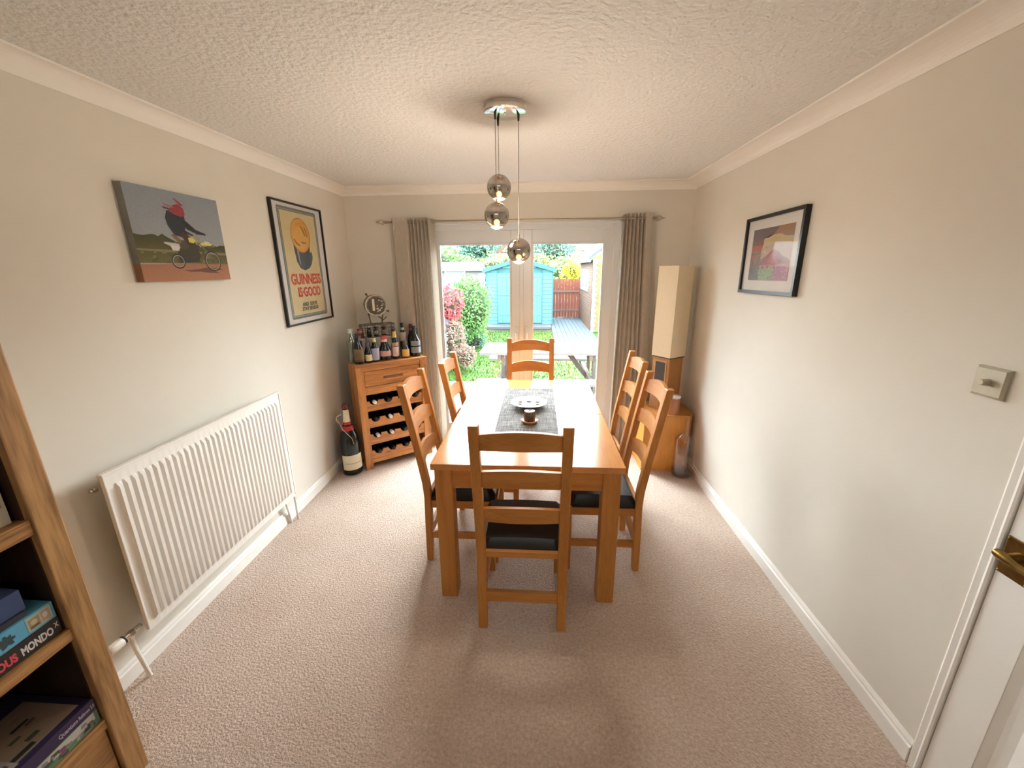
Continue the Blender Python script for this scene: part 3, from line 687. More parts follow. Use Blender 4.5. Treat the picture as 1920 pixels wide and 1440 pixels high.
bottle('mixer_bottle', 'short grey bottle between the purple and the green necked ones', .150, .118, .19, .03, DKG, neck=.4, cap=(.20, .17, .2))
# glass riser shelf with wire basket, red canister and dial scale
rs = thing('riser_shelf', 'thin glass riser shelf behind the bottles on the cabinet', 'shelf', onc(0, 0, CH), CA)
MB().box((.095, .135, .180), (.410, .236, .186), .001).build('shelf_plate', mat('frosted shelf glass', (.55, .50, .40), .3, noise=.05), rs)
for x in (.11, .39):
    for y in (.145, .226): MB().tube([(x, y, 0), (x, y, .180)], .004, 8).build('shelf_leg', STEEL, rs, True)
bk = thing('wire_basket', 'dark wire basket crate on the riser shelf under the dial scale', 'basket', onc(.262, .186, CH+.187), CA)
mb = MB(); bw, bd, bh = .128, .044, .105
for z in (.002, .035, .07, .105):
    rr = .0022 if z < .1 else .004
    q = 1.0+.06*z/.105
    P_ = [(-bw*q, -bd*q, z), (bw*q, -bd*q, z), (bw*q, bd*q, z), (-bw*q, bd*q, z), (-bw*q, -bd*q, z)]
    for a, b_ in zip(P_, P_[1:]): mb.tube([a, b_], rr, 6)
mb.build('hoop', DKMET, bk, True)
mb = MB()
for k in range(13):
    x = -bw+2*bw*k/12
    for y in (-bd, bd): mb.tube([(x, y, 0), (x*1.06, y*1.06, bh)], .0018, 5)
    mb.tube([(x, -bd, 0), (x, bd, 0)], .0015, 5)
for k in range(1, 6):
    y = -bd+2*bd*k/6
    for x in (-bw, bw): mb.tube([(x, y, 0), (x*1.06, y*1.06, bh)], .0018, 5)
mb.build('wire', DKMET, bk, True)
bottle('miniature_bottle', 'miniature dark bottle inside the wire basket, left', 0, 0, .095, .018, DKG, sh=.03, loc=onc(.19, .186, CH+.188), cap=(.5, .48, .4), capl=.012, group='miniature bottles in the wire basket')
bottle('miniature_bottle', 'miniature bottle with pale label inside the wire basket, middle', 0, 0, .10, .018, DKG, sh=.03, loc=onc(.25, .186, CH+.188), cap=(.4, .4, .36), capl=.015, lab=[(.2, .5, (.4, .38, .3))], group='miniature bottles in the wire basket')
bottle('miniature_bottle', 'miniature amber bottle inside the wire basket, right', 0, 0, .09, .020, DKG, sh=.03, loc=onc(.315, .186, CH+.188), cap=(.2, .14, .1), capl=.012, lab=[(.2, .6, (.34, .22, .12))], group='miniature bottles in the wire basket')
rc = thing('red_canister', 'small red tin beside the wire basket at the back left', 'tin', onc(.115, .186, CH+.187), CA)
MB().lathe([(.020, 0), (.021, .003), (.021, .075), (.019, .078), (0, .078)], 20).build('tin_body', mat('red tin', (.28, .03, .03), .35, noise=.2), rc, True)
MB().lathe([(.0215, .045), (.0215, .062)], 20, cap=False).build('tin_band', mat('pale band', (.45, .25, .22), .4, noise=.1), rc, True)
sc_ = thing('dial_scale', 'round silver faced dial clock with drum case standing over the wire basket', 'clock', onc(.262, .186, CH+.187+.108), CA-.10)
cz_ = .155
R90 = Matrix.Rotation(PI/2, 4, 'X')
def drum(prof, name, m_, par, cap=True):
    mb = MB(); mb.lathe(prof, 40, cap=cap); bmesh.ops.transform(mb.bm, matrix=Matrix.Translation((0, 0, cz_)) @ R90, verts=mb.bm.verts)
    return mb.build(name, m_, par, True)
drum([(.078, -.055), (.084, -.05), (.084, .035), (.078, .04)], 'drum_case', DKMET, sc_)
rim = drum([(.078, .034), (.088, .034), (.090, .040), (.086, .047), (.078, .044)], 'bezel', SILV, sc_, False)
fcb = drum([(.079, .0402), (0, .0405)], 'dial_face', mat('aged dial paper', (.085, .072, .052), .6, noise=.5, nscale=45), sc_)
MD = frame4(Vector((0, -.0412, cz_)), (1, 0, 0), (0, 0, 1))
text('numeral', '1', .13, mat('pale dial ink', (.60, .54, .42), .6, noise=.05), sc_, MD @ Matrix.Translation((-.02, 0, 0)), .0006, .003)
rnd = random.Random(4); sh_ = []
for k in range(60):
    a = 2*PI*k/60; r0, r1 = .070, .076 if k % 5 else .078
    ca, sa = math.cos(a), math.sin(a); w_ = .0007 if k % 5 else .0016
    sh_.append(([(r0*ca-w_*sa, r0*sa+w_*ca), (r0*ca+w_*sa, r0*sa-w_*ca), (r1*ca+w_*sa, r1*sa-w_*ca), (r1*ca-w_*sa, r1*sa+w_*ca)], (.55, .5, .4)))
for k in range(26):
    x, y = rnd.uniform(.008, .06), rnd.uniform(-.055, .05)
    if x*x+y*y < .064**2: sh_.append((ell(x, y, rnd.uniform(.004, .009), rnd.uniform(.003, .007), 7), (.50, .45, .36) if rnd.random() < .7 else (.06, .05, .04)))
flat('dial_marks', sh_, VC, sc_, MD, .00001)
MB().tube([(-.060, .0, .090), (-.050, .0, .045), (-.045, 0, .0)], .006, 8).tube([(.060, 0, .090), (.050, 0, .045), (.045, 0, 0)], .006, 8).tube([(-.055, 0, .003), (.055, 0, .003)], .006, 8).build('stand', DKMET, sc_, True)
MB().tube([(.02, 0, .06), (.055, -.01, .030), (.085, -.01, .055)], .005, 8).build('bracket_arm', DKMET, sc_, True)
for x, z in ((-.062, .245), (.105, .100)):
    MB().tube([(x*.75, .0, cz_+(z-cz_)*.75), (x, 0, z)], .004, 8).sphere(.010, (x, 0, z), 12, 8).build('knob', DKMET, sc_, True)

# ------------------------------------------------------------------ giant champagne bottle
cbm = thing('champagne_bottle', 'oversized dark champagne bottle with cream label and red collar on the carpet by the cabinet', 'bottle', (-1.555, 3.035, 0), -.95)
MB().lathe([(0, .01), (.065, 0), (.078, .008), (.080, .02), (.080, .255), (.077, .30), (.066, .35), (.048, .40), (.032, .445), (.025, .49), (.022, .56), (.025, .565), (.025, .58), (.020, .60), (0, .602)], 40).build('glass', DKG, cbm, True)
MB().lathe([(.0815, .055), (.0815, .185)], 24, cols=[(.66, .60, .44)], a0=-1.15, a1=1.15, cap=False).build('label', CAPM, cbm, True)
MB().lathe([(.0822, .108), (.0822, .118)], 20, cols=[(.45, .38, .24)], a0=-.8, a1=.8, cap=False).build('label_lettering', CAPM, cbm, True)
tag(MB().lathe([(.052, .392), (.0345, .437), (.0300, .462)], 32, cols=[(.42, .02, .02)], cap=False).build('red_collar', CAPM, cbm, True), 'red foil collar')
MB().lathe([(.0300, .462), (.0262, .492), (.0235, .572)], 32, cols=[(.66, .58, .42)], cap=False).build('neck_foil', CAPM, cbm, True)
MB().lathe([(.026, .572), (.0265, .595), (.018, .612), (0, .614)], 24, cols=[(.10, .015, .015)]).build('foil_top', CAPM, cbm, True)
mb = MB().tube([(.0, -.032, .50), (.0, -.055, .50), (.0, -.062, .475), (.01, -.055, .44), (.03, -.045, .41), (.058, -.020, .375), (.074, .012, .33), (.080, .02, .28)], .0025, 6)
mb.tube([(0, -.032, .53), (0, -.070, .515), (0, -.078, .49), (0, -.062, .455)], .006, 8); mb.build('hanging_tag', SILV, cbm, True)

# ------------------------------------------------------------------ right corner: wooden box, lamp, tin, clear bottle
bx = thing('corner_box', 'orange veneered wooden box stand in the right corner under the lamp', 'stand', (1.08, 3.36, 0), 0)
MB().prism([(-.195, -.175), (.165, -.175), (.200, -.135), (.200, .20), (-.195, .20)], 'z', 0, .478).build('carcass', BOXW, bx)
MB().prism([(-.198, -.179), (.167, -.179), (.204, -.137), (.204, .204), (-.198, .204)], 'z', .478, .492).build('box_top', wood('orange veneer top', (.55, .24, .05), (.42, .17, .035), 'X', scale=5), bx)
lmp = thing('floor_lamp', 'tall lamp with a square cream shade on a wooden base with a dark inset panel', 'lamp', (1.092, 3.405, .492), math.radians(-55))
# base square is 0.18 wide; ridge towards the camera
hw = .090
mb = MB()
zt0, zt1 = .0, .446
def wallpanel(mb, z0, z1): return mb
mb.box((-hw+.006, -hw+.006, 0), (hw-.006, hw-.006, zt1), .003); mb.build('lamp_base', wood('lamp base wood', (.42, .20, .07), (.32, .14, .045), 'Z', scale=5), lmp)
MB().box((-.060, -hw+.001, .185), (.060, -hw+.008, .425), .001).build('panel_frame', wood('lamp trim wood', (.50, .26, .10), (.38, .18, .06), 'Z'), lmp)
MB().box((-.048, -hw-.0005, .200), (.048, -hw+.003, .410), .001).build('inset_panel', mat('dark woven panel', (.075, .06, .045), .7, noise=.5, nscale=150), lmp)
MB().box((-hw-.001, -hw-.001, .445), (hw+.001, hw+.001, .452), .001).build('shade_ring', DKMET, lmp)
mb = MB()
for a in range(4):
    M_ = Matrix.Rotation(PI/2*a, 4, 'Z'); mb.box((-hw-.003, -hw-.003, .455), (hw+.0029, -hw, 1.175), rot=M_)
mb.build('lamp_shade', SHADE, lmp)
tn = thing('copper_canister', 'copper coloured cylinder candle with a white lid on the wooden box', 'candle', (1.122, 3.245, .492))
MB().lathe([(.048, 0), (.050, .003), (.050, .135), (.047, .138), (0, .138)], 32).build('canister', mat('copper glaze', (.50, .24, .13), .42, metal=.15, noise=.15, nscale=30, stretch=(2, 2, .3)), tn, True)
MB().lathe([(.051, .138), (.052, .140), (.052, .150), (.048, .153), (0, .152)], 32).build('lid', mat('white lid', (.80, .74, .72), .4, noise=.03), tn, True)
cb2 = thing('glass_carboy', 'large empty clear glass bottle on the carpet against the right wall', 'bottle', (1.192, 3.105, 0))
MB().lathe([(0, .014), (.055, .0), (.070, .003), (.078, .016), (.079, .05), (.077, .22), (.076, .31), (.070, .335), (.055, .352), (.034, .368), (.025, .385), (.022, .42), (.0205, .49), (.024, .492), (.024, .503), (.019, .505)], 40, cap=False).build('vessel', CLRB, cb2, True)
MB().lathe([(0, .018), (.050, .012), (.066, .012), (.074, .022), (.0755, .05), (.073, .052), (.060, .03), (0, .028)], 32).build('thick_base', clear('dense bottle base', (.66, .64, .60), .15, .08, .5), cb2, True)

# ------------------------------------------------------------------ canvas photograph on the left wall
def on_left(y, z, x=0): return Vector((XL+x, y, z))
cv = thing('canvas_print', 'stretched canvas photo of a motocross rider in mid jump on the left wall', 'picture', (XL, 0, 0))
cy0, cy1, cz0, cz1, dth = 1.672, 2.172, 1.610, 2.002, .034
MB().box((.002, cy0, cz0), (dth, cy1, cz1), .002).build('stretcher_block', mat('canvas wrap', (.30, .29, .26), .85, noise=.4, nscale=5), cv)
MC = frame4(Vector((dth+.0006, cy0, cz0)), (0, 1, 0), (0, 0, 1)) # x along +y, y up ; normal faces +x
W_, H_ = cy1-cy0, cz1-cz0
sky1, sky0 = (.24, .27, .31), (.34, .34, .34)
def cvs(p): return [(a*W_, b*H_) for a, b in p]
rnd = random.Random(7)
sh = [(cvs(R4(0, 0, 1, 1)), [sky0, sky0, sky1, sky1])]
hz = [(0, .50)]; x = 0
while x < 1:
    x = min(1, x+rnd.uniform(.03, .06)); hz.append((x, (.50 if x < .35 else .44 if x < .6 else .42)+rnd.uniform(-.015, .03)))
for (xa, ya), (xb, yb) in zip(hz, hz[1:]): sh.append((cvs([(xa, .2), (xb, .2), (xb, yb), (xa, ya)]), [(.16, .145, .07), (.16, .145, .07), (.075, .075, .045), (.075, .075, .045)]))
sh.append((cvs([(0, .33), (1, .31), (1, .345), (0, .35)]), (.24, .20, .12)))
for k in range(26):
    x, y = rnd.uniform(0, .97), rnd.uniform(.20, .42); s2 = rnd.uniform(.02, .045)
    sh.append((cvs([(x, y), (min(1, x+s2*1.6), y), (min(1, x+s2*1.2), y+s2), (x+s2*.3, y+s2*.8)]), (.11, .115, .05) if k % 2 else (.20, .18, .095)))
sh.append((cvs([(0, 0), (1, 0), (1, .20), (.75, .20), (.4, .195), (0, .185)]), [(.40, .20, .125)]*2+[(.34, .17, .11)]*4))
sh.append((cvs([(.42, .12), (.60, .135), (.70, .155), (.86, .15), (.92, .13), (.80, .115), (.86, .085), (.72, .09), (.62, .105), (.50, .105)]), (.17, .095, .075)))
sh.append((cvs([(.72, .44), (.80, .45), (.79, .47), (.74, .475)]), (.55, .54, .50)))
for pts, c_ in (
    ([(.39, .205), (.62, .22), (.66, .30), (.62, .45), (.45, .47), (.40, .35)], (.075, .07, .06)),           # engine / legs mass
    ([(.28, .435), (.46, .42), (.46, .40), (.42, .36), (.36, .38), (.27, .42)], (.50, .48, .46)),            # white rear guard
    ([(.33, .40), (.42, .40), (.42, .345), (.35, .345)], (.60, .58, .56)),
    ([(.42, .46), (.52, .47), (.55, .42), (.50, .36), (.44, .37)], (.10, .09, .07)),
    ([(.36, .52), (.41, .53), (.47, .45), (.44, .42)], (.22, .14, .08)),
    ([(.38, .56), (.50, .60), (.58, .50), (.60, .42), (.55, .40), (.48, .50), (.40, .52)], (.085, .055, .05)), # thighs
    ([(.34, .70), (.37, .78), (.46, .80), (.55, .76), (.555, .66), (.53, .58), (.45, .52), (.39, .54), (.35, .62)], (.05, .055, .065)), # torso
    ([(.52, .68), (.56, .69), (.66, .60), (.77, .565), (.77, .545), (.66, .55), (.55, .60)], (.045, .045, .05)), # arm
    ([(.50, .60), (.55, .57), (.62, .535), (.60, .525), (.52, .55)], (.05, .045, .05)),
    ([(.39, .78), (.43, .84), (.50, .87), (.56, .83), (.565, .76), (.52, .73), (.44, .75)], (.28, .06, .07)),  # helmet
    ([(.34, .86), (.44, .84), (.46, .82), (.38, .82)], (.32, .16, .16)), ([(.46, .93), (.50, .92), (.57, .86), (.53, .85)], (.30, .07, .08)),
    ([(.33, .82), (.40, .81), (.42, .79), (.35, .80)], (.10, .05, .06)),
    ([(.545, .50), (.60, .51), (.63, .475), (.60, .44), (.55, .45)], (.60, .55, .12)),
    ([(.66, .42), (.69, .455), (.78, .455), (.83, .445), (.80, .42), (.72, .43), (.68, .40)], (.62, .58, .14)), # front guard
    ([(.66, .44), (.69, .43), (.82, .27), (.79, .26)], (.16, .15, .13)),
    ([(.62, .56), (.64, .57), (.70, .45), (.68, .44)], (.30, .27, .20))): sh.append((cvs(pts), c_))
for (wx, wy, rx, ry) in ((.385, .225, .075, .085), (.80, .235, .105, .125)):
    for q in ring(wx*W_, wy*H_, rx*W_, ry*H_, .006, 20): sh.append((q, (.055, .05, .045)))
    for q in ring(wx*W_, wy*H_, rx*W_-.006, ry*H_-.006, .0035, 20): sh.append((q, (.36, .34, .31)))
    sh.append((ell(wx*W_, wy*H_, .008, .008, 8), (.10, .10, .10)))
flat('photo_print', sh, VCM, cv, MC, .00001)
tag(MB().box((.004, cy0-.0008, cz0+.001), (dth-.002, cy0-.0002, cz0+.19*H_)).build('wrap_edge', mat('canvas edge earth', (.34, .16, .07), .85, noise=.2, nscale=30), cv), 'brown printed canvas edge')

# ------------------------------------------------------------------ framed poster on the left wall
ps = thing('framed_poster', 'tall framed beer poster with red lettering on the left wall', 'picture', (XL, 0, 0))
py0, py1, pz0, pz1 = 2.650, 3.272, 1.283, 2.098
def picframe(par, x0, x1, y0, y1, z0, z1, t, m_):
    for a, b in (((x0, y0, z0), (x1, y0+t, z1)), ((x0, y1-t, z0), (x1, y1, z1)), ((x0, y0+t, z0), (x1, y1-t, z0+t)), ((x0, y0+t, z1-t), (x1, y1-t, z1))):
        MB().box(a, b, .001).build('frame_bar', m_, par)
picframe(ps, .001, .022, py0, py1, pz0, pz1, .012, BLK)
MB().box((.002, py0+.010, pz0+.010), (.010, py1-.010, pz1-.010)).build('mount_board', PAPER, ps)
MP = frame4(Vector((.0105, py0, pz0)), (0, 1, 0), (0, 0, 1)); W_, H_ = py1-py0, pz1-pz0
def pv(p): return [(a*W_, b*H_) for a, b in p]
yel = (.68, .56, .31)
sh = [(pv([(.125, .05), (.865, .05), (.88, .065), (.88, .945), (.865, .96), (.125, .96), (.11, .945), (.11, .065)]), (.17, .19, .17)),
      (pv(R4(.130, .068, .860, .942)), (.36, .37, .32)), (pv(R4(.140, .073, .850, .937)), (.20, .21, .18)), (pv(R4(.155, .082, .835, .928)), yel)]
# tall tumbler: dark glass body and amber head, plain swirls on the head
sh.append((pv([(.33, .66), (.66, .66), (.645, .53), (.60, .475), (.50, .455), (.41, .475), (.355, .53)]), (.085, .105, .115)))
sh.append((pv([(.63, .60), (.69, .62), (.70, .57), (.66, .51), (.60, .475), (.62, .53)]), (.10, .12, .13)))
sh.append((pv([(.385, .63), (.415, .63), (.43, .50), (.41, .51)]), (.34, .37, .38)))
sh.append((pv(ell(.5, .745, .195, .145, 26)), (.30, .15, .04)))
sh.append((pv(ell(.5, .747, .187, .138, 26)), (.72, .36, .07)))
sh.append((pv(ell(.5, .725, .150, .095, 22)), (.76, .42, .11)))
for pts in ([(.36, .72), (.40, .69), (.47, .665), (.47, .655), (.39, .675), (.35, .71)], [(.52, .83), (.57, .80), (.60, .75), (.58, .745), (.55, .79), (.51, .82)], [(.58, .83), (.62, .80), (.64, .74), (.62, .74), (.60, .79)], [(.50, .70), (.56, .69), (.60, .70), (.60, .69), (.55, .68), (.50, .69)]):
    sh.append((pv(pts), (.34, .13, .03)))
flat('poster_print', sh, VC, ps, MP, .00004)
RED = mat('red poster ink', (.60, .055, .04), .6, noise=.05); INK = mat('dark poster ink', (.10, .09, .07), .6, noise=.05)
text('lettering', 'GUINNESS', .100, RED, ps, MP @ Matrix.Translation((.50*W_, .378*H_, .002)), .0002, .0028, .83)
text('lettering', 'IS\u00b7GOOD', .092, RED, ps, MP @ Matrix.Translation((.53*W_, .268*H_, .002)), .0002, .0026, .80)
text('small_lettering', 'AND  SERVE', .036, INK, ps, MP @ Matrix.Translation((.50*W_, .165*H_, .002)), .0002, .001, 1)
text('small_lettering', 'STAY SERENE', .036, INK, ps, MP @ Matrix.Translation((.50*W_, .125*H_, .002)), .0002, .001, 1)
MB().box((.0145, py0+.012, pz0+.012), (.0155, py1-.012, pz1-.012)).build('glazing', GLZ, ps)

# ------------------------------------------------------------------ framed landscape on the right wall
pr_ = thing('framed_print', 'black framed landscape print with white mount on the right wall', 'picture', (XR, 2.455, 1.718))
pr_.rotation_euler = (math.radians(-.8), 0, 0)
a_, b_ = .287, .2165
for A, B in (((-.028, -a_, -b_), (-.001, -a_+.018, b_)), ((-.028, a_-.018, -b_), (-.001, a_, b_)), ((-.028, -a_+.018, -b_), (-.001, a_-.018, -b_+.018)), ((-.028, -a_+.018, b_-.018), (-.001, a_-.018, b_))):
    MB().box(A, B, .001).build('frame_bar', BLK, pr_)
MB().box((-.014, -a_+.016, -b_+.016), (-.002, a_-.016, b_-.016)).build('mount_board', PAPER, pr_)
MR = frame4(Vector((-.0145, a_, -b_)), (0, -1, 0), (0, 0, 1)); W_, H_ = 2*a_, 2*b_
sh = [(pv(R4(.145, .175, .855, .835)), (.30, .22, .18))]
def quadgrid(f, x0, x1, z0, z1, nx, nz):
    for i in range(nx):
        for j in range(nz):
            xa, xb = x0+(x1-x0)*i/nx, x0+(x1-x0)*(i+1)/nx; za, zb = z0+(z1-z0)*j/nz, z0+(z1-z0)*(j+1)/nz
            sh.append((pv([(xa, za), (xb, za), (xb, zb), (xa, zb)]), f((xa+xb)/2, (za+zb)/2)))
rnd = random.Random(11)
def land(x, z):
    k = rnd.uniform(.85, 1.15); t = (z-.175)/.66
    if t > .80: c = (.16, .11, .10) if x < .6 else (.36, .20, .10)
    elif t > .62: c = (.20, .10, .07) if x < .38 else ((.52, .36, .20) if x > .5 else (.40, .24, .16))
    elif t > .48: c = (.40, .13, .08) if x < .36 else (.48, .34, .24)
    elif t > .22:
        pk = .48-abs(x-.62)*.55
        c = (.30, .12, .12) if (t < pk and x > .36) else ((.20, .15, .13) if x < .36 else (.42, .30, .26))
    else: c = (.15, .15, .14) if x < .34 else ((.22, .28, .15) if x < .62 else (.38, .20, .24))
    return tuple(v_*k for v_ in c)
def rough_edge(pts, n=6, a=.012):
    out = []
    for p, q in zip(pts, pts[1:]+pts[:1]):
        for k in range(n): t = k/n; out.append((min(.855, max(.145, p[0]+(q[0]-p[0])*t+rnd.uniform(-a, a))), min(.835, max(.175, p[1]+(q[1]-p[1])*t+rnd.uniform(-a, a)))))
    return out
for pts, c in (([(.145, .835), (.62, .835), (.50, .72), (.145, .68)], (.17, .12, .11)), ([(.60, .835), (.855, .835), (.855, .74), (.55, .72)], (.36, .20, .10)),
               ([(.145, .68), (.40, .72), (.50, .74), (.36, .60), (.145, .62)], (.24, .12, .09)), ([(.145, .62), (.36, .62), (.34, .53), (.145, .55)], (.42, .14, .08)),
               ([(.36, .70), (.60, .74), (.855, .68), (.855, .55), (.36, .56)], (.56, .42, .22)), ([(.40, .68), (.56, .72), (.66, .70), (.55, .64)], (.50, .40, .16)),
               ([(.34, .58), (.60, .66), (.855, .58), (.855, .42), (.34, .46)], (.50, .36, .26)), ([(.145, .54), (.34, .54), (.34, .30), (.145, .30)], (.20, .15, .13)),
               ([(.16, .50), (.34, .52), (.24, .36)], (.34, .16, .12)), ([(.34, .42), (.48, .52), (.57, .56), (.70, .49), (.855, .41), (.855, .36), (.34, .36)], (.30, .13, .13)),
               ([(.46, .40), (.52, .52), (.58, .53), (.64, .38)], (.44, .18, .17)), ([(.34, .37), (.855, .37), (.855, .33), (.34, .33)], (.46, .28, .22)),
               ([(.145, .31), (.34, .33), (.34, .175), (.145, .175)], (.15, .155, .15)), ([(.34, .33), (.62, .34), (.60, .175), (.34, .175)], (.26, .32, .19)),
               ([(.60, .34), (.855, .34), (.855, .175), (.56, .175)], (.40, .19, .25))):
    sh.append((pv(rough_edge(pts)), c))
for k in range(150):
    x, z = rnd.uniform(.16, .83), rnd.uniform(.185, .40 if k % 3 else .80); c = land(x, z); g_ = rnd.uniform(.7, 1.5)
    sh.append((pv(ell(x, z, rnd.uniform(.008, .024), rnd.uniform(.006, .014), 6)), tuple(min(.8, v_*g_) for v_ in c)))
flat('landscape_print', sh, VC, pr_, MR, .000002)
MB().box((-.019, -a_+.018, -b_+.018), (-.018, a_-.018, b_-.018)).build('glazing', clear('print glazing', (.95, .95, .95), .0, .03, -.42), pr_)

# ------------------------------------------------------------------ dimmer switch
sw = thing('dimmer_switch', 'square metal dimmer switch on the right wall beside the door', 'switch', (XR, 1.200, 1.328))
mb = MB(); O = []
for o_, x in ((.0435, 0), (.0435, -.007), (.037, -.012)): O.append([mb.bm.verts.new((x, sy_*o_, sz*o_)) for sy_, sz in ((-1, -1), (1, -1), (1, 1), (-1, 1))])
for r0, r1 in zip(O, O[1:]):
    for k in range(4): mb.bm.faces.new((r0[k], r0[(k+1) % 4], r1[(k+1) % 4], r1[k]))
mb.bm.faces.new(O[0]); mb.bm.faces.new(O[-1])
mb.build('switch_plate', mat('brushed champagne plate', (.46, .43, .34), .42, .45, noise=.08, nscale=40), sw)
MB().tube([(-.011, .002, 0), (-.030, .002, 0), (-.032, .002, 0)], [.0105, .009, .007], 20).build('dimmer_knob', mat('champagne knob', (.50, .46, .36), .35, .5, noise=.05), sw, True)

# ------------------------------------------------------------------ bookcase at the left edge
BX = -1.341; BY0, BY1, BZ = -.02, .926, 1.86
bc = thing('bookcase', 'chunky mango wood open bookcase standing against the left wall', 'bookcase', (XL, 0, 0))
bd_ = BX-XL
for y0 in (BY0, BY1-.063):
    MB().box((.02, y0, 0), (bd_, y0+.063, BZ), .004).build('upright', MANZ, bc)
MB().box((.02, BY0-.01, BZ), (bd_+.01, BY1+.01, BZ+.035), .004).build('bookcase_top', MANX, bc)
MB().box((.02, BY0+.063, .03), (.032, BY1-.063, BZ)).build('back_board', MANSHADE, bc)
for y0 in (BY0+.063, BY1-.0635-.004): MB().box((.032, y0, .30), (bd_-.022, y0+.0045, BZ)).build('shade_liner', MANSHADE, bc)  # added liners, shade inside the compartments put into their near-black colour
for z0, z1 in ((.972, 1.017), (.617, .655), (.263, .300), (1.33, 1.375)):
    MB().box((.032, BY0+.063, z0), (bd_-.006, BY1-.063, z1), .003).build('shelf', MANX, bc)
dw = MB().box((.05, BY0+.068, .05), (bd_-.012, BY1-.068, .258), .003).build('drawer', MANX, bc)
MB().box((.032, BY0+.063, .0), (bd_-.01, BY1-.063, .046), .002).build('plinth', MANX, bc)
MB().sphere(.012, (bd_+.004, .845, .085), 12, 8).build('drawer_catch', BRASS, dw, True)

def book(name, label, cat, lo, hi, c, group, spine=None, m_=None, rot=0):
    cx, cy_ = (lo[0]+hi[0])/2, (lo[1]+hi[1])/2
    t = thing(name, label, cat, (cx, cy_, lo[2]), rot, group)
    hx, hy, hz_ = (hi[0]-lo[0])/2, (hi[1]-lo[1])/2, hi[2]-lo[2]
    return t, hx, hy, hz_
# upright books on the upper shelf, spines towards the room
CREAM = mat('cream book cloth', (.50, .45, .35), .6, noise=.06); PAGES = mat('book pages', (.60, .54, .42), .9, noise=.1, nscale=120, stretch=(1, 20, 1))
BTXT = mat('grey spine ink', (.22, .19, .15), .6, noise=.05)
def upright(label, y0, y1, h_, m_, txt=None, xf=-1.378, dp=.21, name='book'):
    t = thing(name, label, 'book', (xf, y0, 1.0172), 0, 'books standing on the upper shelf of the bookcase')
    w_ = y1-y0
    MB().box((-dp, 0, 0), (0, w_, h_), .0015).build('cover', m_, t)
    MB().box((-dp-.0008, .003, .003), (-dp+.02, w_-.003, h_+.0005)).build('pages', PAGES, t)
    if txt: text('spine_lettering', txt, w_*.50, BTXT, t, frame4(Vector((.0006, w_/2, h_*.42)), (0, 0, -1), (0, 1, 0)), .0002, .0003, 1)
    return t
GREYB = mat('grey book cloth', (.24, .22, .20), .6, noise=.2); DKB = mat('dark book cloth', (.03, .015, .02), .5, noise=.2)
upright('white spined hardback on the upper shelf, second from the right upright', .822, .848, .235, CREAM, 'THE LONG WAY')
upright('cream spined hardback on the upper shelf, third from the right upright', .794, .821, .225, CREAM, 'COOKING  2')
upright('dark narrow book on the upper shelf against the right upright', .8485, .8580, .215, DKB, None, -1.395)
y = .792; rnd = random.Random(3)
for k, (c_, nm) in enumerate((((.10, .04, .04), 'maroon'), ((.45, .42, .36), 'pale'), ((.05, .08, .12), 'navy'), ((.16, .15, .12), 'grey'))):
    w_ = rnd.uniform(.025, .036); upright('%s hardback further left on the upper shelf' % nm, y-w_, y-.001, rnd.uniform(.2, .25), mat('book cloth %s' % nm, c_, .6, noise=.1)); y -= w_
# stacked boxes on the middle shelf
def gbox(name, label, x1, y0, y1, z0, h_, dep, c, rot=0, group='boxes stacked on the middle shelf of the bookcase', rough=.4, topc=None):
    t = thing(name, label, 'box', (x1, y1, z0), rot, group)
    MB().box((-dep, -(y1-y0), 0), (0, 0, h_*.93), .001).build('box_base', mat(name+' base colour', tuple(v_*.75 for v_ in c), rough, noise=.12, nscale=12), t)
    MB().box((-dep-.0015, -(y1-y0)-.0015, h_*.04), (.0015, .0015, h_), .0012).build('lid', mat(name+' lid colour', topc if topc else c, rough, noise=.12, nscale=12), t)
    return t
sz = .6552
t = gbox('board_game_box', 'black board game box with white block letters at the bottom of the middle shelf stack', -1.362, .50, .853, sz, .052, .26, (.030, .024, .020))
WHI = mat('white box ink', (.55, .52, .50), .5, noise=.05); PNK = mat('red box ink', (.55, .06, .08), .5, noise=.05)
MF = frame4(Vector((.0022, 0, 0)), (0, 1, 0), (0, 0, 1))
text('lettering', 'MONDO', .032, WHI, t, MF @ Matrix.Translation((-.055, .023, 0)), .0002, .0012, .58)
text('lettering', 'OUS', .032, PNK, t, MF @ Matrix.Translation((-.122, .023, 0)), .0002, .0014, .66)
text('lettering', 'X', .022, WHI, t, MF @ Matrix.Translation((-.009, .032, 0)), .0002, .0006, .6)
t = gbox('jigsaw_box', 'light blue jigsaw puzzle box in the middle of the stack on the middle shelf', -1.362, .55, .851, sz+.053, .054, .20, (.10, .32, .46))
sh = [(R4(-.062, .008, -.006, .050), (.34, .36, .28)), (R4(-.058, .011, -.033, .042), (.30, .20, .10)), (R4(-.030, .012, -.010, .044), (.36, .24, .16)), (ell(-.046, .03, .008, .008, 8), (.46, .36, .20)), (ell(-.020, .03, .006, .009, 8), (.50, .40, .34)), (R4(-.056, .014, -.036, .020), (.10, .08, .06))]
jp = [(-.118, .010), (-.110, .012), (-.106, .016), (-.100, .012), (-.093, .012), (-.095, .022), (-.088, .024), (-.088, .030), (-.095, .032), (-.094, .040), (-.103, .038), (-.105, .044), (-.111, .044), (-.112, .038), (-.121, .038), (-.120, .028), (-.126, .027), (-.126, .021), (-.119, .020)]
sh.append((jp, (.03, .05, .06)))
flat('box_print', sh, VC, t, MF, .00004)
t = gbox('navy_box', 'plain navy blue box on top of the stack on the middle shelf', -1.372, .58, .806, sz+.124, .062, .16, (.05, .075, .17), -.06)
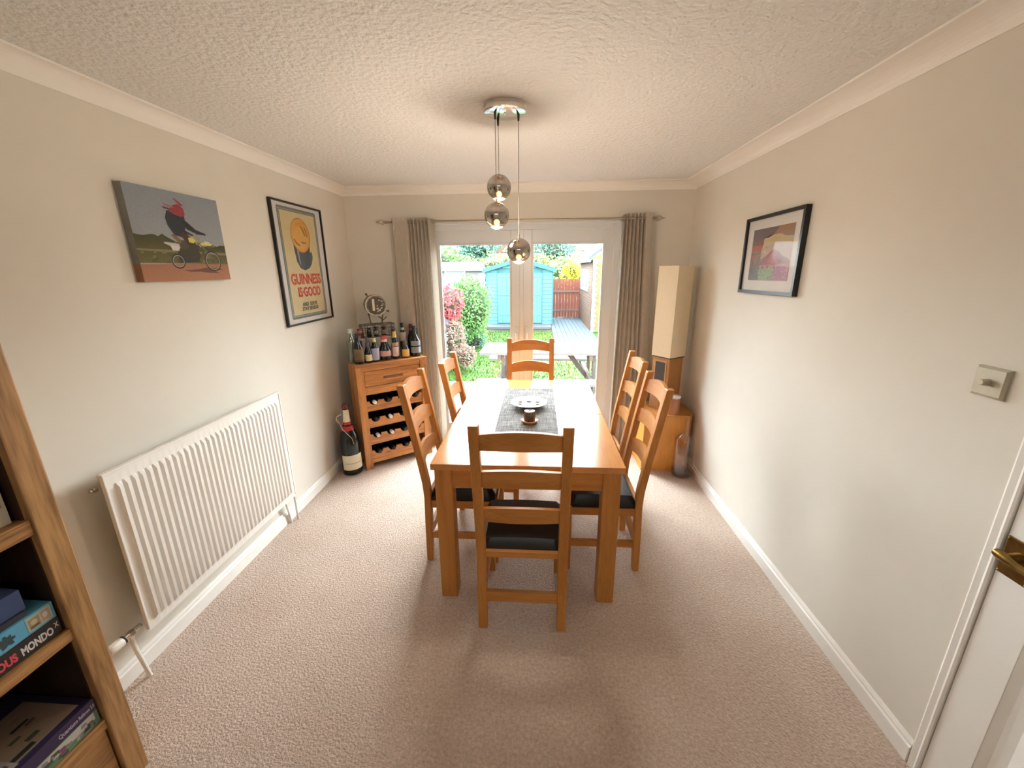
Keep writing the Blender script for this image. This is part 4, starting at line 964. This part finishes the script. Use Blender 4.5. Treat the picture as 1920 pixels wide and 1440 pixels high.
MB().box((.0018, -.11, .026), (.0022, -.055, .029)).box((.0018, -.11, .033), (.0022, -.055, .0345)).build('printed_line', WHI, t)
t = gbox('slim_box', 'slim dark box under the navy box on the middle shelf', -1.368, .54, .80, sz+.1075, .016, .17, (.04, .04, .05))
# lower shelf boxes
t = gbox('green_game_box', 'green and white illustrated game box at the bottom of the lower shelf', -1.355, .30, .855, .3002, .052, .27, (.08, .15, .09), group='boxes stacked on the lower shelf of the bookcase')
rnd = random.Random(5); sh = [(R4(-.46, .024, -.01, .050), (.42, .38, .32)), (R4(-.46, .004, -.01, .022), (.10, .17, .10))]
for k in range(60):
    x, z = rnd.uniform(-.44, -.02), rnd.uniform(.003, .034); c_ = rnd.choice([(.05, .07, .03), (.12, .20, .10), (.22, .17, .20), (.30, .28, .18), (.03, .035, .02), (.16, .06, .10)])
    w_ = rnd.uniform(.006, .03); sh.append(([(x, z), (min(x+w_, -.011), z), (min(x+w_*.9, -.011), z+.010), (x+w_*.2, z+.012)], c_))
flat('box_print', sh, VC, t, MF, .00002)
t = gbox('purple_game_box', 'dark purple game box with pale lettering and an illustrated lid on the lower shelf', -1.352, .26, .853, .3530, .042, .27, (.035, .022, .06), group='boxes stacked on the lower shelf of the bookcase', topc=(.03, .02, .05))
text('lettering', 'Quantum', .019, mat('lilac box ink', (.36, .28, .34), .5, noise=.05), t, MF @ Matrix.Translation((-.072, .020, 0)), .0002, .0005, .68)
text('lettering', 'Railtown 2.0', .017, bpy.data.materials['lilac box ink'], t, MF @ Matrix.Translation((-.023, .020, 0)), .0002, .0004, .50)
MT = frame4(Vector((-.27, 0, .0426)), (0, -1, 0), (1, 0, 0)) # lid art: local x towards camera, y towards the room
MT = frame4(Vector((-.25, -.57, .0424)), (0, 1, 0), (-1, 0, 0)); MT = Matrix.Translation((0, 0, 0)) @ MT
sh = []
def art(u0, v0, u1, v1, c): sh.append(([(u0, -v0), (u1, -v0), (u1, -v1), (u0, -v1)][::-1], c))
art(.36, .05, .55, .23, (.24, .17, .12)); art(.16, .03, .36, .23, (.13, .11, .09)); art(.0, .02, .16, .24, (.02, .02, .05)); art(.20, .16, .40, .235, (.30, .26, .24))
for k in range(26):
    x, z = rnd.uniform(.14, .50), rnd.uniform(.04, .21); art(x, z, x+rnd.uniform(.01, .05), z+rnd.uniform(.006, .02), rnd.choice([(.02, .02, .015), (.05, .06, .03), (.10, .06, .04), (.20, .14, .10)]))
flat('lid_art', sh, VC, t, MT, .00001)

# ================================================================== garden
G = -.15
def gmat(name, c, g=.36, **k): return mat(name, tuple(x*g for x in c), k.pop('rough', .85), spec=.2, **k)
LAWN = gmat('lawn', (.13, .29, .03), noise=.45, nscale=9, bump=.5, bscale=60)
S(MB().box((-40, -25, G-.2), (40, YF-.3, G-.02)).box((-40, 3.99, G-.2), (40, 90, G-.02)).box((-40, YF-.3, G-.2), (XL-.25, 3.99, G-.02)).box((XR+.25, YF-.3, G-.2), (40, 3.99, G-.02)), 'ground', gmat('garden soil', (.14, .15, .07), noise=.4, nscale=2))
lw = MB().box((-1.62, 6.5, G-.02), (5, 12.15, G)).build('lawn', LAWN); tag(lw, 'short bright green lawn beyond the patio', 'lawn')
lw['kind'] = 'structure'
rnd = random.Random(2); verts = []; faces = []; cols = []
for k in range(9000):
    x, y = rnd.uniform(-1.6, 1.6), rnd.uniform(6.5, 12.1); h_ = rnd.uniform(.02, .05); a = rnd.uniform(0, PI); dx, dy = .008*math.cos(a), .008*math.sin(a)
    i = len(verts); verts += [(x-dx, y-dy, G), (x+dx, y+dy, G), (x+rnd.uniform(-.02, .02), y+rnd.uniform(-.02, .02), G+h_)]; faces.append((i, i+1, i+2))
me = bpy.data.meshes.new('grass'); me.from_pydata(verts, [], faces)
tag(mk('grass', me, gmat('grass blades', (.18, .38, .035), noise=.4, nscale=5)), 'short grass blades on the lawn', 'grass', None, 'stuff')
# patio slabs by the doors
pt = struct('patio', 'pale grey slab patio just outside the doors'); SLAB = gmat('pale stone slab', (.26, .27, .28), noise=.15, nscale=4)
MB().box((-4, 3.99, G-.02), (5, 6.5, G-.006)).build('mortar_bed', gmat('mortar', (.18, .18, .17), noise=.2), pt)
sl = None
for i in range(8):
    for j in range(5):
        if sl is None: sl = MB().box((-.293, -.243, 0), (.293, .243, .012), .003).build('slab', SLAB, pt); o_ = sl
        else: o_ = sl.copy(); C.objects.link(o_)
        o_.location = (-1.9+i*.6, 4.25+j*.5, G-.008+rnd.uniform(0, .003))
# shed standing slab and side deck
dk = struct('deck', 'pale blue grey boarded path beside the shed'); DECK = gmat('weathered grey deck', (.26, .33, .37), noise=.2, nscale=3, stretch=(4, .5, 1))
d0 = None
for k in range(9):
    if d0 is None: d0 = MB().box((-.06, 10.0, 0), (.06, 15.7, .02), .003).build('deck_board', DECK, dk); o_ = d0
    else: o_ = d0.copy(); C.objects.link(o_)
    o_.location = (.50+k*.128, 0, G+.002)
sb = MB().box((-1.85, 12.75, G-.02), (.43, 15.6, G+.06), .01).build('shed_base', gmat('concrete base', (.36, .37, .36), noise=.1, nscale=3)); tag(sb, 'pale concrete slab under the blue shed', 'slab'); sb['kind'] = 'structure'
# blue shed
sd = thing('garden_shed', 'sky blue painted wooden garden shed with a pitched roof', 'shed', (-.591, 13.41, G+.06))
SB = gmat('sky blue shed paint', (.18, .43, .46), g=.66, noise=.08, nscale=6); SBD = gmat('blue shed trim', (.13, .34, .38), g=.55, noise=.08, nscale=6)
hw_, he, ha, dp_ = 1.08, 1.72, 2.02, 2.0
MB().prism([(-hw_+.02, 0), (hw_-.02, 0), (hw_-.02, he), (0, ha), (-hw_+.02, he)], 'y', .02, dp_).build('shed_body', SBD, sd)
def rise(x): return he+(ha-he)*(1-abs(x)/hw_)
n_ = 15
for (xa, xb) in ((-hw_, -.72), (.74, hw_)):
    for k in range(n_):
        z0 = k*.118; z1 = min(z0+.112, rise(xb if xa < 0 else xa)-.01) if k < n_-1 else he-.02
        if z1 > z0: MB().prism([(-.004, z0), (-.018, z0+.004), (-.006, z1), (.02, z1), (.02, z0)], 'x', xa, xb).build('cladding_board', SB, sd)
for k in range(3):
    z0 = 1.66+.0*k; z0 = 1.66+k*.11; xr_ = hw_*(1-(z0+.1-he)/(ha-he)) if z0+.1 > he else hw_
    if xr_ > .1 and k: MB().prism([(-.004, z0), (-.018, z0+.004), (-.006, z0+.105), (.02, z0+.105), (.02, z0)], 'x', -xr_, xr_).build('cladding_board', SB, sd)
for k in range(10):
    x0 = -.70+k*.142
    MB().box((x0, -.016, .04), (x0+.136, .012, 1.62), .003).build('door_board', SB, sd)
for z0 in (.30, 1.50, .92): MB().box((-.70, -.030, z0), (.72, -.016, z0+.06), .003).build('door_ledge', SB, sd)
MB().box((-.735, -.028, 0), (-.70, .01, 1.68), .003).build('door_post', SBD, sd); MB().box((.72, -.028, 0), (.755, .01, 1.68), .003).build('door_post', SBD, sd)
for s_ in (-1, 1):
    x0, x1 = sorted((s_*hw_, s_*(hw_-.04))); MB().box((x0, -.024, 0), (x1, .03, he-.01), .003).build('corner_trim', SBD, sd)
    MB().prism([(0, ha), (s_*(hw_+.09), he-.025), (s_*(hw_+.09), he+.045), (0, ha+.07)], 'y', -.10, dp_+.08).build('roof_panel', gmat('pale blue felt roof %d' % s_, (.20, .42, .50), noise=.1, nscale=6), sd)
    MB().prism([(0, ha-.05), (s_*(hw_+.09), he-.085), (s_*(hw_+.09), he-.0), (0, ha+.04)], 'y', -.125, -.10).build('barge_board', SBD, sd)
# red fence
fn = thing('garden_fence', 'reddish brown boarded fence between the shed and the brick outbuilding', 'fence', (.59, 15.75, G))
RF = gmat('red brown fence stain', (.42, .13, .09), g=.95, noise=.25, nscale=4, stretch=(3, 3, .4)); b0 = None
for k in range(12):
    if b0 is None: b0 = MB().box((0, 0, 0), (.105, .02, 1.42), .003).build('fence_board', RF, fn); o_ = b0
    else: o_ = b0.copy(); C.objects.link(o_); o_.parent = fn
    o_.location = (-.14+k*.112, .012*(k % 2), rnd.uniform(-.01, .01)+.02)
for z in (.25, .95): MB().box((-.12, -.03, z), (1.2, -.001, z+.07), .003).build('fence_rail', gmat('pink grey rail', (.46, .26, .21), g=.7, noise=.2), fn)
# brick outbuilding
ob = thing('brick_outbuilding', 'yellow brick outbuilding with white window and grey gabled roof right of the garden', 'building', (1.55, 12.12, G))
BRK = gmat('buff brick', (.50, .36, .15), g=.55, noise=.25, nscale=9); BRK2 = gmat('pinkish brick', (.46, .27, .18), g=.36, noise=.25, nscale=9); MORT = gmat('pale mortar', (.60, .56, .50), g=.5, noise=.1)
MB().box((.01, .01, 0), (3.0, 3.5, 2.04)).build('wall_core', MORT, ob)
mb = MB(); mb2 = MB()
for k in range(27):
    z = .003+k*.075; off = .11 if k % 2 else 0
    x = .16-off*.5
    while x < 2.9: mb.box((max(x, .12), -.006, z), (x+.21, .012, z+.063)); x += .222
    y_ = .02-off
    while y_ < 3.4:
        a, b = max(y_, .0), y_+.21
        if not (1.16 < z < 1.72 and b > .9 and a < 2.8): mb2.box((-.006, a, z), (.012, b, z+.063))
        y_ += .222
tag(mb.build('front_brickwork', BRK, ob), None, None, None, 'stuff'); tag(mb2.build('side_brickwork', BRK2, ob), None, None, None, 'stuff')
MB().tube([(.05, -.05, 0), (.05, -.05, 2.06)], .042, 12).build('drainpipe', UPVC, ob, True)
wf = rectframe(MB(), 0, 1.9, 1.14, 1.74, .07, -.03, .03); 
wf2 = MB().box((-.035, .88, 1.12), (.012, .95, 1.76), .004).box((-.035, 2.75, 1.12), (.012, 2.82, 1.76), .004).box((-.035, .95, 1.12), (.012, 2.75, 1.19), .004).box((-.035, .95, 1.69), (.012, 2.75, 1.76), .004).box((-.035, 1.82, 1.19), (.012, 1.88, 1.69), .004)
wf.bm.free(); wf_ = wf2.build('window_frame', UPVC, ob)
for a, b in ((.95, 1.82), (1.88, 2.75)): MB().box((-.012, a, 1.19), (-.006, b, 1.69)).build('window_pane', mat('blue grey window glass', (.20, .27, .30), .1, noise=.1), wf_)
MB().prism([(-.14, 2.02), (1.5, 3.25), (3.14, 2.02), (3.14, 2.10), (1.5, 3.33), (-.14, 2.10)], 'y', .0, 3.6).build('roof', gmat('pale grey slate', (.33, .37, .39), noise=.15, nscale=8), ob)
MB().prism([(0.02, 2.04), (1.5, 3.2), (2.98, 2.04)], 'y', .03, .1).build('gable', BRK, ob)
MB().box((-.15, -.02, 1.98), (-.06, 3.6, 2.06), .01).build('gutter', UPVC, ob)
# picnic table
pk = thing('picnic_table', 'bleached wooden picnic table with attached benches on the patio', 'picnic table', (.10, 5.58, G))
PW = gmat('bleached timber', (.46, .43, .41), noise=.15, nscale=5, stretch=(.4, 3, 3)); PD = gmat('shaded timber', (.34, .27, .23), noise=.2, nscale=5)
for k in range(5): MB().box((-.86, -.375+k*.152, .715), (1.1, -.375+k*.152+.142, .750), .004).build('top_board', PW, pk)
for y in (-.80, .66):
    for k in range(2): MB().box((-.86, y+k*.13, .415), (1.1, y+k*.13+.12, .450), .004).build('bench_board', PW, pk)
for x in (-.60, .60):
    MB().box((x-.025, -.36, .645), (x+.025, .36, .714), .003).build('cross_bearer', PD, pk)
    MB().box((x-.025, -.80, .345), (x+.025, .91, .414), .003).build('bench_bearer', PD, pk)
    for s_ in (-1, 1):
        MB().box((x+.026, s_*.30-.04, 0), (x+.066, s_*.30+.04, .714), .003).build('leg', PD, pk)
    sx = -1 if x > 0 else 1
    MB().prism([(x+sx*.02, .40), (x+sx*.02, .31), (x+sx*.34, .714), (x+sx*.25, .714)], 'y', -.03, .03).build('brace', PD, pk)
# timber edging left of the lawn and gravel bed
tag(MB().box((-1.70, 6.4, G), (-1.62, 12.6, G+.09), .004).build('lawn_edging', gmat('pale timber edging', (.42, .34, .26), noise=.2, nscale=5)), 'long pale timber edging board along the left of the lawn', 'edging')
e2 = MB().box((-2.9, 6.4, G-.02), (-1.70, 12.7, G+.02)).build('gravel_bed', gmat('pinkish gravel', (.36, .27, .21), noise=.4, nscale=40, bump=.8, bscale=60)); tag(e2, 'pinkish gravel bed under the shrubs', 'gravel'); e2['kind'] = 'stuff'
# foliage
def leafmat(name, c, c2, ns=14): return mat(name, c, .7, spec=.2, col2=c2, nscale=ns, detail=5)
def foliage(name, label, cat, blobs, n_, size, m_, group=None, seed=0, core=True, stem=True, kind=None):
    rnd = random.Random(seed); bx_, by_ = blobs[0][0], blobs[0][1]
    t = thing(name, label, cat, (bx_, by_, G), 0, group)
    vol = [b[3]*b[4]*b[5] for b in blobs]; tot = sum(vol); verts = []; faces = []
    for b, v_ in zip(blobs, vol):
        for k in range(int(n_*v_/tot)):
            d_ = Vector((rnd.gauss(0, 1), rnd.gauss(0, 1), rnd.gauss(0, 1))).normalized(); r_ = .72+.34*rnd.random()
            r_ *= 1+.10*math.sin(7*d_.x+3*d_.z)+.08*math.sin(11*d_.y)
            p = Vector((b[0]+d_.x*b[3]*r_-bx_, b[1]+d_.y*b[4]*r_-by_, b[2]+d_.z*b[5]*r_-G))
            if p.z < .02: continue
            u = Vector((rnd.gauss(0, 1), rnd.gauss(0, 1), rnd.gauss(0, 1))).normalized(); w_ = u.orthogonal().normalized()
            s_ = size*rnd.uniform(.6, 1.3); i = len(verts)
            verts += [p-u*s_, p-w_*s_*.5, p+u*s_, p+w_*s_*.5]; faces.append((i, i+1, i+2, i+3))
    me = bpy.data.meshes.new('leaves'); me.from_pydata([tuple(v_) for v_ in verts], [], faces); me.validate()
    o_ = mk('leaves', me, m_, t); o_['kind'] = 'stuff'
    if core:
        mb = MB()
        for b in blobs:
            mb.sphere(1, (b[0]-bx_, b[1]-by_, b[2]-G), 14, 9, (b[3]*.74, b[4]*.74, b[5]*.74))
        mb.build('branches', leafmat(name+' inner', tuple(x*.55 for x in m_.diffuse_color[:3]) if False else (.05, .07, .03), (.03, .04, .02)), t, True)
    if stem:
        MB().tube([(0, 0, 0), (.02, 0, max(.15, blobs[0][2]-G))], .03, 6).build('stem', gmat(name+' bark', (.13, .09, .06), noise=.3), t)
    return t
GRN = leafmat('mid green leaves', (.20, .38, .10), (.07, .17, .05)); YGR = leafmat('yellow green leaves', (.42, .55, .12), (.22, .36, .10)); REDL = leafmat('red photinia leaves', (.62, .12, .13), (.36, .07, .07)); MIX = leafmat('variegated pink leaves', (.42, .26, .20), (.16, .12, .08), 30)
GRY = leafmat('silvery leaves', (.36, .44, .44), (.18, .25, .24)); YEL = leafmat('yellow blossom', (.85, .72, .04), (.55, .55, .06)); BLG = leafmat('blue green conifer', (.14, .27, .20), (.07, .16, .12))
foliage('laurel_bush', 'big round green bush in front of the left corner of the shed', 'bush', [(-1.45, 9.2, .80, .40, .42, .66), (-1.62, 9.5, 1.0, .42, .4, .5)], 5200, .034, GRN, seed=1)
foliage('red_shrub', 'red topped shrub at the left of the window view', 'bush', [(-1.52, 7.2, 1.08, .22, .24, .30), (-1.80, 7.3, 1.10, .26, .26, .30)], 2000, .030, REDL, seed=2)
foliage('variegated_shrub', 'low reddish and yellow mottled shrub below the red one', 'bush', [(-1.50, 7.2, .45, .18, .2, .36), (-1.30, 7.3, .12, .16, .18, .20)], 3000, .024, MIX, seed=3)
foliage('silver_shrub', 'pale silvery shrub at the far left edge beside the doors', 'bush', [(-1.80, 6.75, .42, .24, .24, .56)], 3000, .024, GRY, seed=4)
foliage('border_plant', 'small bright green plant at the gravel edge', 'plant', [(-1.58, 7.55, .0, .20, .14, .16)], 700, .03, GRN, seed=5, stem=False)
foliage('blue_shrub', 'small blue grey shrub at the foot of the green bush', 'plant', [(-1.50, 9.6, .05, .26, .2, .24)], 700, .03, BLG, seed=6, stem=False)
hg = [('pale_hedge', 'pale yellow green hedge beyond the fence behind the shed, left part', -6.5, 22, 1.5, 3.0, 1, 1.55, YGR), ('pale_hedge', 'pale yellow green hedge beyond the shed, middle part', -1.2, 24, 1.6, 2.2, 1, 1.5, YGR), ('pale_hedge', 'pale yellow green hedge above the red fence', 2.6, 23, 1.55, 1.9, 1, 1.35, YGR)]
for i, (nm, lb, x, y_, z_, rx, ry, rz_, m_) in enumerate(hg):
    foliage(nm, lb, 'hedge', [(x, y_, z_-.4, rx, ry, rz_), (x+rx*.6, y_+.3, z_-.2, rx*.5, ry, rz_*.8), (x-rx*.6, y_, z_-.3, rx*.5, ry, rz_*.8)], 3200, .10, m_, 'hedges beyond the garden', 20+i)
foliage('forsythia_bush', 'yellow flowering bush above the red fence', 'bush', [(1.45, 18.0, 1.55, .38, .4, .42), (1.25, 18.0, 1.2, .3, .4, .4)], 1800, .05, YEL, seed=31)
foliage('garden_tree', 'small round green tree beside the yellow flowering bush', 'tree', [(2.45, 19.4, 1.75, .62, .5, .62), (2.9, 19.3, 1.4, .5, .5, .5)], 2400, .06, YGR, seed=32)
foliage('conifer', 'blue green tree high behind the shed on the right', 'tree', [(1.1, 30, 3.0, 1.4, 1.2, 1.1), (-.1, 31, 2.6, .8, .8, .8)], 2200, .12, BLG, 'distant trees', 33)
foliage('conifer', 'blue green tree at the top left of the window view', 'tree', [(-4.2, 30, 3.2, 1.5, 1.2, .9)], 1400, .12, BLG, 'distant trees', 34)
foliage('green_tree', 'round green tree at the far left above the bushes', 'tree', [(-5.2, 20, 1.7, 1.5, 1, 1.3), (-3.9, 20.5, 1.5, 1.1, 1, .9)], 3000, .09, GRN, 'distant trees', 35)
# pale boarded fence on the left side and far pale outbuildings / houses
fl_ = thing('side_fence', 'pale blue grey fence along the left of the garden', 'fence', (-2.55, 6.3, G)); b0 = None; PF = gmat('pale blue fence', (.30, .38, .42), noise=.15, nscale=5)
for k in range(46):
    if b0 is None: b0 = MB().box((0, 0, 0), (.02, .14, 1.35), .003).build('fence_board', PF, fl_); o_ = b0
    else: o_ = b0.copy(); C.objects.link(o_); o_.parent = fl_
    o_.location = (0, k*.15, rnd.uniform(-.01, .01))
HW = gmat('white render', (.62, .60, .58), noise=.05); RT_ = gmat('orange tiles', (.46, .22, .14), noise=.2); RG = gmat('pale grey roof', (.50, .50, .52), noise=.1)
def house(label, x, y_, w_, h_, rh, dpt, rm, name='house', cat='house', wins=2):
    t = thing(name, label, cat, (x, y_, G), 0, 'pale houses beyond the garden' if cat == 'house' else None)
    MB().box((-w_/2, 0, 0), (w_/2, dpt, h_)).build('walls', HW, t)
    MB().prism([(-w_/2-.15, h_), (w_/2+.15, h_), (w_/2-.6*min(1, w_/5), h_+rh), (-w_/2+.6*min(1, w_/5), h_+rh)], 'y', -.15, dpt+.15).build('roof', rm, t)
    if name == 'house': MB().box((w_*.2, dpt*.4, h_+rh*.3), (w_*.2+.5, dpt*.4+.5, h_+rh+.7)).build('chimney', RT_, t)
    for k in range(wins):
        xc = -w_/2+w_*(k+1)/(wins+1); f = MB().box((xc-.42, -.03, h_*.58), (xc+.42, .02, h_*.58+.95), .01).build('window', UPVC, t)
        MB().box((xc-.35, -.036, h_*.58+.07), (xc+.35, -.030, h_*.58+.88)).build('pane', bpy.data.materials['blue grey window glass'], f)
house('white house with orange roof peak seen high behind the shed', -3.2, 42, 6.5, 3.4, 1.3, 6, RT_)
house('white house at the far right of the window view', 5.0, 44, 7.5, 3.6, 1.3, 6, RG)
house('pale house at the far left behind the trees', -11.0, 40, 6.5, 3.4, 1.2, 6, RG)
house('low white outbuilding between the left bushes and the blue shed', -3.3, 16.6, 1.9, 1.75, .35, 2.0, gmat('white roof', (.62, .64, .66), noise=.05), 'outbuilding', 'building', 1)
house('low pale outbuilding with grey roof at the far left behind the bushes', -6.1, 15.2, 2.4, 1.5, .28, 2.0, RG, 'outbuilding', 'building', 1)
